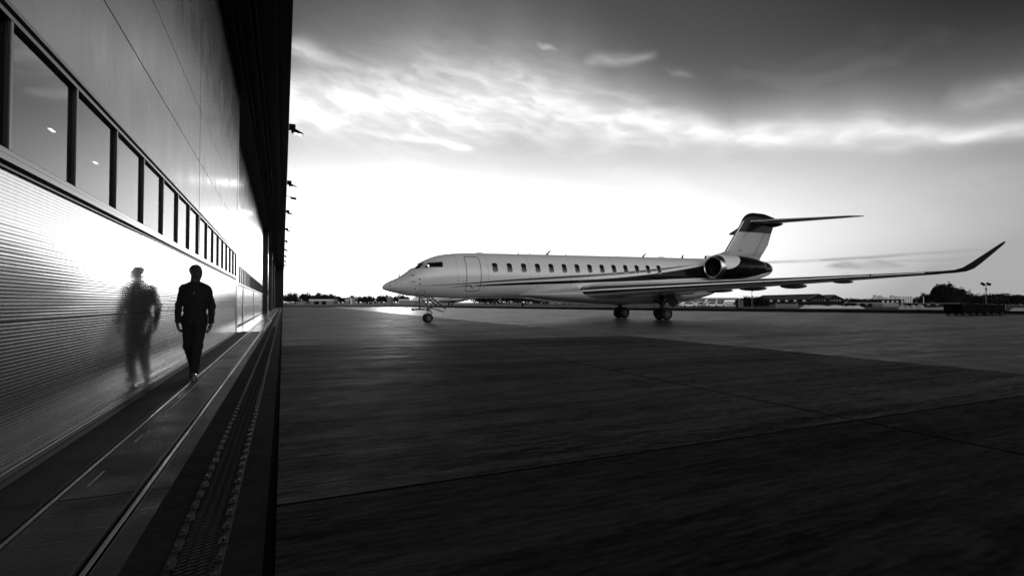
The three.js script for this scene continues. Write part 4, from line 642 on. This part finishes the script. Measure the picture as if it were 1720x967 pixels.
  // shoes: front one on its heel with the toe up, rear one on its toe
  const shoe = (c, yaw, pitch) => { const f = join([cap([0, 0.045, -0.05], [0, 0.05, 0.02], 0.043, 0.044), cap([0, 0.035, 0.03], [0, 0.026, 0.165], 0.044, 0.03), cap([0, 0.06, -0.02], [0, 0.12, -0.03], 0.042, 0.045)], 0.03); const g = sdfMesh((x, y, z) => Math.max(f(x, y, z), -y), [-0.08, -0.01, -0.12], [0.08, 0.17, 0.22], 0.007), so = uvBox(new THREE.ExtrudeGeometry(new THREE.Shape([[-0.04, -0.1], [0.04, -0.1], [0.044, 0.05], [0.042, 0.13], [0.02, 0.2], [-0.02, 0.2], [-0.042, 0.13], [-0.044, 0.05]].map((p) => new THREE.Vector2(p[0], -p[1]))), { depth: 0.014, bevelEnabled: false }).rotateX(-Math.PI / 2).translate(0, -0.012, 0)); const m = new THREE.Matrix4().makeRotationFromEuler(new THREE.Euler(pitch, yaw, 0, 'YXZ')).setPosition(...c); return [g.applyMatrix4(m), so.applyMatrix4(m)]; };
  part('shoe', shoe([0.028, 0.03, 0.2], 0.12, -0.2), shoeM, man); part('shoe', shoe([-0.04, 0.1, -0.29], -0.15, 0.52), shoeM, man);
}

// ---------------------------------------------------------------- beyond the apron
{
  // a second jet, white, far behind the first one's nose wheel
  const [x, , z] = spot(688, 207, 0);
  copyOf(jet, 'distant white jet parked at the far side of the apron, seen below the nearer jet', [x, -0.12, z]);
}
// trees: trunk with limbs, crown of leaf clumps
function makeCrown(seed, n, squat) {
  const r = rnd(seed), pos = [], nor = [], lobes = [];
  for (let i = 0; i < 9; i++) { const a = r() * 6.28, e = r() * 0.9; lobes.push([Math.cos(a) * 0.62 * Math.sqrt(r()), 0.52 + (e - 0.3) * 0.42, Math.sin(a) * 0.62 * Math.sqrt(r()), 0.26 + r() * 0.2]); }
  const v = new THREE.Vector3(), a = new THREE.Vector3(), b = new THREE.Vector3();
  for (let i = 0; i < n; i++) {
    const L = lobes[Math.floor(r() * lobes.length)]; v.set(r() * 2 - 1, r() * 2 - 1, r() * 2 - 1).normalize().multiplyScalar(L[3] * (r() < 0.16 ? 0.95 + 0.3 * r() : Math.pow(r(), 0.4))); const c = [L[0] + v.x, L[1] + v.y * squat, L[2] + v.z];
    const s = 0.03 + r() * 0.05; a.set(r() - 0.5, r() - 0.5, r() - 0.5).normalize(); b.set(r() - 0.5, r() - 0.5, r() - 0.5).cross(a).normalize();
    const q = [[-1, -0.6], [1, -0.5], [0.8, 0.7], [-0.7, 0.8]].map(([k, l]) => [c[0] + (a.x * k + b.x * l) * s, c[1] + (a.y * k + b.y * l) * s, c[2] + (a.z * k + b.z * l) * s]);
    for (const t of [0, 1, 2, 0, 2, 3]) pos.push(...q[t]);
  }
  const g = new THREE.BufferGeometry(); g.setAttribute('position', new THREE.Float32BufferAttribute(pos, 3)); g.computeVertexNormals(); return g;
}
function makeTrunk(seed) {
  const r = rnd(seed), g = [bar([0, -0.03, 0], [0.01, 0.42, 0.01], 0.045, 8, 0.03)];
  for (let i = 0; i < 5; i++) { const a = i * 1.26 + r(), y = 0.22 + 0.05 * i; g.push(bar([0.005, y, 0.005], [Math.cos(a) * 0.36, y + 0.25 + r() * 0.12, Math.sin(a) * 0.36], 0.018, 6, 0.006)); }
  return g;
}
const crowns = [1, 2, 3, 4, 5].map((k) => makeCrown(100 + k, 900, 0.8 + 0.06 * k)), trunks = [1, 2, 3].map((k) => mergeGeometries(makeTrunk(200 + k).map(clean)));
const bigCrown = makeCrown(777, 4200, 0.9);
function tree(px, Z, hgt, wid, label, k, y = -0.3, crown) {
  const [x, , z] = spot(px, Z, 0), t = thing('tree', label, 'tree', [x, y, z], k * 1.7);
  const c = part('crown', crown || crowns[k % 5], k % 2 ? M.leaf : M.leaf2, t), u = part('trunk', trunks[k % 3], M.bark, t);
  c.scale.set(wid, hgt, wid); u.scale.set(wid * 0.8, hgt, wid * 0.8); return t;
}
{
  const r = rnd(31);
  let n = 0;
  const left = [[481, 12], [489, 14.5], [497, 15], [505, 12.5], [513, 12.5], [521, 11], [529, 14], [537, 13.5], [545, 12.5], [554, 12.5], [563, 12], [572, 9], [580, 8], [588, 8], [597, 10], [606, 9], [615, 10], [624, 10], [633, 9.5], [642, 10.5], [651, 11], [660, 9], [672, 12], [684, 9]];
  for (const [px, dy] of left) { const Z = 420 + r() * 60; tree(px, Z, (tall(508 - dy, Z) + 0.3) * 1.08, (9 + r() * 3) * Z / 700, `${ORD[n]} tree from the hangar end in the far tree line left of the jet`, n); n++; }
  n = 0;
  for (let px = 800; px < 1150; px += 13) { const Z = 330 + r() * 60; tree(px + r() * 6, Z, tall(498 - r() * 3, Z) + 0.6, (14 + r() * 4) * Z / 700, `${ORD[n]} tree from the left in the dark line behind the jet's belly`, n); n++; }
  // the right: hedge, trees by the gabled sheds, the big tree and the wood
  n = 0;
  for (const [px, top, Z, w] of [[1246, 500, 150, 16], [1254, 499, 150, 14], [1262, 498, 155, 16], [1270, 500, 155, 16], [1278, 502, 152, 14], [1286, 504, 152, 12]]) { tree(px, Z, tall(top, Z) + 0.3, w * Z / 820, `${ORD[n]} dark bush from the left beside the gabled shed's end`, n); n++; }
  n = 0;
  for (const [px, top, w] of [[1424, 501, 12], [1434, 503, 10], [1447, 502, 12], [1456, 503, 10], [1466, 503.5, 12], [1475, 504, 10]]) { const Z = 360; tree(px, Z, tall(top, Z) + 0.5, w * Z / 700, `${ORD[n]} low tree from the left between the sheds and the distant towers`, n); n++; }
  n = 0;
  for (const [px, top, w] of [[1541, 499, 9], [1551, 496, 10], [1560, 493, 12], [1569, 494.5, 10]]) { const Z = 260; tree(px, Z, tall(top, Z) + 0.5, w * Z / 800, `${ORD[n]} rounded tree from the left beside the steel frame`, n); n++; }
  tree(1582, 230, tall(480.5, 230) + 0.5, 5.2, 'tallest broad tree on the right, rising behind the dark trailer', 1, -0.3, bigCrown);
  tree(1604, 235, tall(486, 235) + 0.5, 4.8, 'second tallest tree, just right of the tallest one', 2, -0.3, bigCrown);
  n = 0;
  for (const [px, top, w] of [[1593, 490, 13], [1616, 490, 13], [1626, 493, 12], [1636, 497, 14], [1646, 497, 20], [1655, 496, 22], [1665, 496, 22], [1676, 495, 22], [1687, 496, 22], [1699, 497, 24], [1711, 496.5, 24], [1724, 497, 24], [1740, 496, 24]]) { const Z = 250 + r() * 25; tree(px, Z, tall(top, Z) + 0.5, w * Z / 760, `${ORD[n]} tree from the left in the dark wood behind the lamp mast`, n); n++; }
}
// sheds with gables
function gableShed(w, len, eave, ridge) {
  const g = thing('gabled_shed', 'long dark shed with pale framed windows and a gable facing the apron', 'shed');
  const s = new THREE.Shape([[-w / 2, 0], [w / 2, 0], [w / 2, eave], [0, ridge], [-w / 2, eave]].map((p) => new THREE.Vector2(...p)));
  part('wall', new THREE.ExtrudeGeometry(s, { depth: len, bevelEnabled: false }).translate(0, 0, -len), M.wallDark, g);
  for (const k of [-1, 1]) { const rf = part('roof', boxBar([k * (w / 2 + 0.4), eave - 0.15, 0], [0, ridge + 0.15, 0], 0.14, 1).scale(1, 1, len + 0.8).translate(0, 0.12, -len / 2), M.roof, g); part('barge_board', boxBar([k * (w / 2 + 0.4), eave - 0.05, 0.45], [0, ridge + 0.25, 0.45], 0.22, 0.06), M.wallMid, rf); }
  for (let i = 0; i < 6; i++) { const z = -4.5 - i * (len - 8) / 6; const f = part('window', bx(-w / 2 - 0.06, -w / 2 + 0.01, eave - 1.9, eave - 0.7, z - 1.6, z + 1.6), M.winFrame, g); part('pane', [bx(-w / 2 - 0.09, -w / 2 - 0.05, eave - 1.75, eave - 0.85, z - 1.4, z - 0.1), bx(-w / 2 - 0.09, -w / 2 - 0.05, eave - 1.75, eave - 0.85, z + 0.1, z + 1.4)], M.winGlass, f); }
  for (let i = 0; i < 5; i++) { const x = -w * 0.3 + i * w * 0.15; const f = part('window', bx(x - 0.5, x + 0.5, eave - 1.6, eave - 0.3, 0.0, 0.06), M.wallMid, g); part('pane', bx(x - 0.36, x + 0.36, eave - 1.45, eave - 0.45, 0.03, 0.09), M.winGlass, f); }
  part('gutter', bx(-w / 2 - 0.5, -w / 2 - 0.38, eave - 0.25, eave - 0.1, -len, 0), M.wallMid, g);
  return g;
}
{
  const [x, , z] = spot(1376, 312), rot = -YAW - 0.08; const A = gableShed(13, 66, 4.0, 7.0); A.position.set(x, -0.25, z); A.rotation.y = rot + 0.02;
  const [x2, , z2] = spot(1402, 345); copyOf(A, 'smaller looking second gabled shed, half hidden behind the right end of the first', [x2, -0.25, z2], rot + 0.02);
}
{
  // flat roofed shelter with a pale fascia, white panels under it
  const [x, , z] = spot(1204, 210), s = thing('flat_roofed_building', 'low flat-roofed building with grey fascia and open dark front, right of the landing gear', 'building', [x, -0.2, z], -YAW);
  part('roof', rbx(-11, 9.5, 2.5, 3.5, -12, 1, 0.05), M.wallMid, s); part('wall', [bx(-11, 9.5, 0, 2.5, -12, -11.7), bx(-11, -10.7, 0, 2.5, -11.7, 0)], M.wallDark, s);
  for (const px of [-4.5, 3.2]) part('post', bx(px - 0.25, px + 0.25, 0, 2.5, -0.2, 0.3), M.wallLight, s);
  part('door_panel', bx(4.4, 8.2, 0.6, 1.9, -1, -0.8), M.wallLight, s); part('beam', bx(-1, 9, 2.15, 2.3, -0.4, -0.2), M.winFrame, s);
  const [wx, , wz] = spot(1226, 160); const w = thing('low_wall', 'pale low wall in front of the flat-roofed building', 'wall', [wx, -0.2, wz], -YAW);
  for (let i = 0; i < 4; i++) part('wall_panel', rbx(-2.7 + i * 1.35, -2.7 + i * 1.35 + 1.3, 0, 0.85, 0, 0.2, 0.02), M.wallLight, w);
  const [cx, , cz] = spot(1242.5, 97); const c = thing('equipment_cabinet', 'black upright cabinet standing at the apron edge before the dark bushes', 'cabinet', [cx, 0, cz], -YAW + 0.1);
  part('cabinet_body', rbx(-0.62, 0.62, 0.1, 1.75, -0.35, 0.35, 0.04), M.blackish, c); part('door', [rbx(-0.58, -0.02, 0.15, 1.7, 0.352, 0.37, 0.005), rbx(0.02, 0.58, 0.15, 1.7, 0.352, 0.37, 0.005)], M.trim, c); part('plinth', bx(-0.55, 0.55, 0, 0.1, -0.3, 0.3), M.stripDark, c);
}
// light aircraft and cars beyond the main wheels
{
  const a = thing('light_aircraft', 'small white high-tailed aeroplane parked before the flat-roofed building, left of two', 'aircraft');
  const rows = []; const fr = [[0, 0.15, 1.1], [0.5, 0.42, 1.12], [1.4, 0.55, 1.2], [2.2, 0.6, 1.32], [3.4, 0.5, 1.3], [5, 0.3, 1.25], [6.8, 0.12, 1.3]]; for (const [q, r, y] of fr) { const k = []; for (let j = 0; j < 16; j++) { const g = j / 16 * 6.2832; k.push([q, y + r * Math.cos(g), r * 0.8 * Math.sin(g)]); } rows.push(k); }
  part('fuselage', gridGeo(rows, true), M.carWhite, a); part('wing', rbx(1.7, 3.1, 1.82, 1.98, -5.2, 5.2, 0.06), M.carWhite, a); part('canopy', new THREE.SphereGeometry(1, 16, 10).scale(1, 0.42, 0.42).translate(2.2, 1.62, 0), M.winGlass, a);
  part('tailplane', rbx(6.1, 6.9, 1.34, 1.42, -1.5, 1.5, 0.03), M.carWhite, a); part('fin', new THREE.ExtrudeGeometry(new THREE.Shape([[5.7, 1.3], [6.9, 1.3], [7.1, 2.5], [6.6, 2.5]].map((p) => new THREE.Vector2(...p))), { depth: 0.08, bevelEnabled: false }).translate(0, 0, -0.04), M.carWhite, a);
  for (const [q, zz] of [[0.7, 0], [2.6, 1.1], [2.6, -1.1]]) { part('wheel', new THREE.TorusGeometry(0.15, 0.07, 8, 16).translate(q, 0.22, zz), M.tyre, a); part('strut', bar([q, 0.22, zz], [q, 0.9, zz * 0.3], 0.04), M.steel, a); }
  part('propeller', [boxBar([-0.05, 0.2, 0], [-0.05, 2.0, 0], 0.1, 0.03)], M.darkSteel, a);
  const p = spot(1157, 150); a.position.set(p[0], -0.1, p[2]); a.rotation.y = -YAW + 0.25;
  const p2 = spot(1180, 158); copyOf(a, 'small white aeroplane parked right of the other one, tail nearer the pale low wall', [p2[0], -0.1, p2[2]], -YAW + 0.4);
  const c = thing('parked_car', 'white parked car nearest the main landing gear, before the light aircraft', 'car');
  const sh = new THREE.Shape([[-2.1, 0.35], [2.1, 0.35], [2.15, 0.8], [1.3, 0.95], [0.7, 1.42], [-1.1, 1.45], [-1.9, 0.95], [-2.15, 0.85]].map((q) => new THREE.Vector2(...q)));
  part('body', new THREE.ExtrudeGeometry(sh, { depth: 1.6, bevelEnabled: true, bevelSize: 0.05, bevelThickness: 0.08, bevelSegments: 2 }).translate(0, 0, -0.8), M.carWhite, c);
  part('side_glass', [-0.9, 0.885].map((zz) => new THREE.ExtrudeGeometry(new THREE.Shape([[-1.6, 0.95], [1.15, 0.95], [0.65, 1.36], [-1.05, 1.38]].map((q) => new THREE.Vector2(...q))), { depth: 0.015, bevelEnabled: false }).translate(0, 0, zz)), M.winGlass, c);
  for (const [q, zz] of [[-1.3, 0.8], [1.3, 0.8], [-1.3, -0.8], [1.3, -0.8]]) part('wheel', new THREE.CylinderGeometry(0.32, 0.32, 0.2, 18).rotateX(Math.PI / 2).translate(q, 0.32, zz), M.tyre, c);
  part('headlight', [-0.6, 0.6].map((zz) => rbx(2.08, 2.2, 0.62, 0.74, zz - 0.18, zz + 0.18, 0.02)), M.winFrame, c);
  [[1156, 128, 0], [1176, 132, 1], [1193, 130, 2], [1206, 136, 3]].forEach(([px, Z, k]) => { const q = spot(px, Z); const o = k ? copyOf(c, [0, 'second white parked car from the landing gear, behind the apron edge', 'third white parked car from the landing gear, below the pale post', 'fourth white parked car from the landing gear, beside the pale low wall'][k]) : c; o.position.set(q[0], -0.12, q[2]); o.rotation.y = -YAW + 0.15 * k; });
}
// palisade fence, pale bank, gravel heaps
{
  const [x, , z] = spot(1322, 100), f = thing('palisade_gate', 'grey metal palisade gate with a diagonal brace in front of the gabled shed', 'gate', [x, 0, z], -YAW);
  for (let i = 0; i < 26; i++) { const q = -2.1 + i * 0.168; part('pale', rbx(q - 0.035, q + 0.035, 0.1, 0.98, -0.015, 0.015, 0.008), M.wallMid, f); }
  part('rail', [bx(-2.2, 2.2, 0.25, 0.31, -0.05, -0.016), bx(-2.2, 2.2, 0.78, 0.84, -0.05, -0.016)], M.wallMid, f); part('brace', boxBar([0.9, 0.28, 0.03], [1.9, 0.82, 0.03], 0.06, 0.03), M.wallMid, f);
  for (const q of [-2.25, 2.25]) part('post', rbx(q - 0.06, q + 0.06, 0, 1.15, -0.08, 0.04, 0.01), M.wallMid, f);
}
function heap(name, label, cat, pxs, Z, h, d, m, seed) {
  const rows = []; const n = 40, k = 12;
  for (let j = 0; j <= k; j++) { const r = []; for (let i = 0; i <= n; i++) { const u = i / n, v = j / k, p = spot(pxs[0] + (pxs[1] - pxs[0]) * u, Z + (v - 0.5) * d); const e = Math.min(1, Math.sin(Math.PI * u) * 3) * Math.sin(Math.PI * v); r.push([p[0], -0.25 + h * e * (0.55 + 0.75 * fbm(u * 9, v * 3, seed, 3)), p[2]]); } rows.push(r); }
  const o = new THREE.Mesh(uvBox(gridGeo(rows)), m); o.name = numbered(name); o.castShadow = o.receiveShadow = true; scene.add(o); tag(o, label, cat);
}
heap('chalk_bank', 'long pale chalk bank running in front of the gabled sheds', 'bank', [1340, 1456], 105, 0.85, 7, M.gravel, 3);
heap('gravel_heap', 'pale gravel heap below the steel frame', 'heap', [1508, 1556], 92, 0.95, 6, M.gravelGrey, 5);
heap('gravel_heap', 'low gravel ridge between the pale heap and the dark trailer', 'heap', [1545, 1600], 88, 0.6, 5, M.gravelGrey, 8);
heap('chalk_bank', 'low pale ridge at the far right behind the dark trailer', 'bank', [1694, 1760], 70, 0.7, 5, M.gravelGrey, 9);
// lamp masts
{
  const [x, , z] = spot(1657.5, 68), l = thing('lamp_mast', 'tall lamp mast with two tilted floodlight heads behind the dark trailer', 'lamp post', [x, 0, z], -YAW);
  const H = tall(479, 68); part('mast', [bar([0, 0, 0], [0, H, 0], 0.07, 10, 0.045), new THREE.SphereGeometry(0.13, 10, 8).translate(0, tall(485.5, 68), 0)], M.darkSteel, l);
  part('cross_arm', bar([-0.4, H, 0], [0.4, H, 0], 0.03), M.darkSteel, l);
  for (const s of [-1, 1]) part('lamp_head', rbx(-0.28, 0.28, -0.16, 0.16, -0.1, 0.1, 0.03).rotateZ(s < 0 ? -0.55 : -0.4).translate(s * 0.42 - 0.02, H + 0.18, 0), M.blackish, l);
  const [x2, , z2] = spot(1263.5, 96), m = thing('street_lamp', 'slender street lamp in front of the dark bushes, under the wing', 'lamp post', [x2, 0, z2], -YAW);
  const h2 = tall(490, 96); part('mast', bar([0, 0, 0], [0, h2, 0], 0.06, 8, 0.04), M.wallMid, m); part('lamp_head', rbx(-0.05, 0.4, -0.06, 0.06, -0.12, 0.12, 0.03).rotateZ(0.7).translate(0, h2 + 0.05, 0), M.blackish, m);
}
// steel frame building and white poles
{
  const [x, , z] = spot(1524, 190), s = thing('steel_frame', 'bare steel building frame of thin posts and beams, right of the distant towers', 'frame', [x, -0.2, z], -YAW);
  const w = 4.2, H = tall(497, 190);
  for (let i = 0; i < 7; i++) part('post', bx(-w / 2 + i * w / 6 - 0.07, -w / 2 + i * w / 6 + 0.07, 0, H, -0.1, 0.1), i % 6 ? M.wallMid : M.wallLight, s);
  for (let j = 0; j < 4; j++) part('beam', bx(-w / 2, w / 2, 0.9 + j * (H - 1) / 3, 1.02 + j * (H - 1) / 3, -0.09, 0.09), M.wallMid, s);
  for (const [px, k] of [[1531.5, 0], [1552, 1]]) { const [a, , b] = spot(px, 180), p = thing('white_pole', k ? 'white pole standing before the rounded trees' : 'white pole at the right edge of the steel frame', 'pole', [a, -0.2, b]); part('shaft', bar([0, 0, 0], [0, tall(k ? 497 : 498, 180), 0], 0.13, 8, 0.11), M.wallLight, p); part('foot', rbx(-0.3, 0.3, 0, 0.15, -0.3, 0.3, 0.03), M.stripDark, p); }
  // low site buildings
  let n = 0;
  for (const [px, Z, wd, py, m, lab] of [[1500, 240, 12, 502.5, 'wallDark', 'low dark site building under the distant towers, with a pale stripe'], [1497, 150, 5, 510, 'wallMid', 'small grey site cabin left of the gravel heap'], [1575, 150, 14, 509, 'wallDark', 'long low dark site cabin with pale window dots, left of the dark trailer'], [1470, 160, 14, 508, 'wallDark', 'long dark low shed below the distant towers']]) {
    const [a, , b] = spot(px, Z), hgt = tall(py, Z) + 0.2, c = thing('site_cabin', lab, 'cabin', [a, -0.2, b], -YAW); part('wall', bx(-wd / 2, wd / 2, 0, hgt - 0.12, -4, 0), M[m], c); part('roof', rbx(-wd / 2 - 0.15, wd / 2 + 0.15, hgt - 0.12, hgt, -4.2, 0.2, 0.03), n % 2 ? M.wallLight : M.wallMid, c);
    const q = Math.max(2, Math.round(wd / 2.6)); for (let i = 0; i < q; i++) part('window', rbx(-wd / 2 + (i + 0.3) * wd / q, -wd / 2 + (i + 0.7) * wd / q, hgt * 0.45, hgt * 0.75, 0.001, 0.04, 0.01), n === 0 ? M.wallLight : M.wallMid, c); n++;
  }
}
// the dark trailer train at the apron's right edge
{
  const [x, , z] = spot(1637, 46.2), t = thing('baggage_trailer_train', 'long low row of black covered trailers standing at the right edge of the apron', 'trailer', [x, 0, z], -YAW + 0.28);
  for (let i = 0; i < 3; i++) {
    const a = -3.1 + i * 2.12, b = a + 2.0, h = i < 2 ? 1.02 : 0.96;
    part('trailer_body', [rbx(a, b, 0.22, h, -0.75, 0.75, 0.06), bx(a + 0.1, b - 0.1, h, h + 0.03, -0.7, 0.7)], M.blackish, t);
    part('curtain', [rbx(a + 0.1, a + 0.95, 0.3, h - 0.12, 0.752, 0.77, 0.008), rbx(a + 1.05, b - 0.1, 0.3, h - 0.12, 0.752, 0.77, 0.008)], M.blackish, t);
    part('drawbar', bar([b, 0.25, 0], [b + 0.15, 0.25, 0], 0.04), M.blackish, t);
    for (const q of [a + 0.4, b - 0.4]) for (const s of [-0.6, 0.6]) part('wheel', new THREE.CylinderGeometry(0.2, 0.2, 0.16, 16).rotateX(Math.PI / 2).translate(q, 0.2, s), M.tyre, t);
  }
  part('reflector', rbx(3.05, 3.1, 0.6, 0.75, 0.771, 0.785, 0.005), M.wallLight, t);
  part('tow_hitch', [bar([-3.35, 0.25, 0], [-3.1, 0.25, 0], 0.04), rbx(-3.42, -3.3, 0.2, 0.34, -0.08, 0.08, 0.02)], M.blackish, t);
}
// far left: shed with pale roof, small huts, marker posts
{
  const mk = (px, Z, wd, py, rm, wm, lab, dark) => { const [a, , b] = spot(px, Z), h = tall(py, Z) + 0.3, c = thing('far_building', lab, 'building', [a, -0.3, b], -YAW); part('wall', bx(-wd / 2, wd / 2, 0, h * 0.72, -12, 0), M[wm], c); part('roof', rbx(-wd / 2 - 0.3, wd / 2 + 0.3, h * 0.72, h, -12.3, 0.4, 0.1), M[rm], c); if (dark) for (const [u, v] of dark) part('door_opening', bx(u * wd, v * wd, 0.02, h * 0.6, 0.001, 0.12), M.blackish, c); return c; };
  mk(539.5, 400, 20.5, 502.5, 'wallLight', 'wallMid', 'pale-roofed far hangar standing before the tree line near the hangar end', [[-0.3, -0.1], [0.02, 0.2]]);
  mk(505, 380, 7, 506.3, 'wallMid', 'wallMid', 'low grey hut at the foot of the far trees, left of the pale-roofed hangar', null);
  mk(583, 410, 3, 502.4, 'wallLight', 'wallMid', 'tiny pale hut among the far trees, right of the pale-roofed hangar', null);
  mk(589.5, 410, 1.6, 500.5, 'wallLight', 'wallLight', 'slim white box beside the tiny pale hut in the far trees', null);
  mk(690, 300, 15, 502.2, 'wallLight', 'wallMid', 'long low pale building behind the jet nose, below its chin', null);
  mk(653, 330, 2.4, 499, 'wallMid', 'wallMid', 'slender grey block left of the long low pale building', null);
  const [a, , b] = spot(878, 150), m = thing('marker_post', 'short dark marker post at the apron edge below the jet belly', 'post', [a, 0, b]); part('post', bar([0, 0, 0], [0, 1.05, 0], 0.32, 10), M.blackish, m); part('cap', rbx(-0.4, 0.4, 1.05, 1.2, -0.4, 0.4, 0.05), M.trim, m);
  const [a2, , b2] = spot(480, 132), m2 = thing('marker_post', 'small dark post on the far grass next to the hangar end', 'post', [a2, 0, b2]); part('post', bar([0, 0, 0], [0, 1.1, 0], 0.12, 8), M.blackish, m2); part('cap', rbx(-0.2, 0.2, 1.1, 1.3, -0.2, 0.2, 0.03), M.trim, m2);
}
// far towers, most of their haze put into a pale wall colour
{
  const Z = 4200, T = [[1471, 495.6, 3, 0], [1475.7, 496.6, 2, 1], [1480.8, 496.2, 3, 0], [1485, 498, 2.4, 1], [1494, 500, 7, 0], [1501, 496, 5, 2], [1510.5, 497, 8, 1], [1478, 500, 12, 0]];
  T.forEach(([px, py, w, k], i) => { const [a, , b] = spot(px, Z + i * 40), W = w * Z / 792, h = tall(py, Z) + 2, c = thing('tower_block', `${ORD[i]} pale tower block ${['far left of the skyline, the tallest slab', 'slim, just right of the leftmost slab', 'stepped, third along the skyline', 'narrow, right end of the left cluster', 'broad and low, left of the rounded tower', 'round shouldered, middle of the right cluster', 'wide slab beside the steel frame', 'long low podium under the left cluster'][i]}`.replace(/^\S+ /, ''), 'tower', [a, -2, b], -YAW);
    part('wall', bx(-W / 2, W / 2, 0, h, -W, 0), M.city, c); if (k === 2) part('roof', new THREE.CylinderGeometry(W * 0.3, W * 0.5, 8, 12).translate(0, h + 4, -W / 2), M.city, c); else part('roof', bx(-W * 0.3, W * 0.3, h, h + (k ? 3 : 5), -W * 0.8, -W * 0.2), M.city, c);
    const wn = []; for (let y = 6; y < h - 4; y += 7) wn.push(bx(-W * 0.45, W * 0.45, y, y + 3, 0.01, 0.3)); tag(part('window_band', wn, M.wallMid, c), null, null, null); });
}
scene.fog = new THREE.FogExp2(0xffffff, 0.00002);

// ---------------------------------------------------------------- render
const renderer = new THREE.WebGLRenderer({ antialias: true });
renderer.toneMapping = THREE.LinearToneMapping; renderer.toneMappingExposure = EXPOSURE; renderer.shadowMap.enabled = true; renderer.shadowMap.type = THREE.PCFSoftShadowMap;
renderer.render(scene, camera);
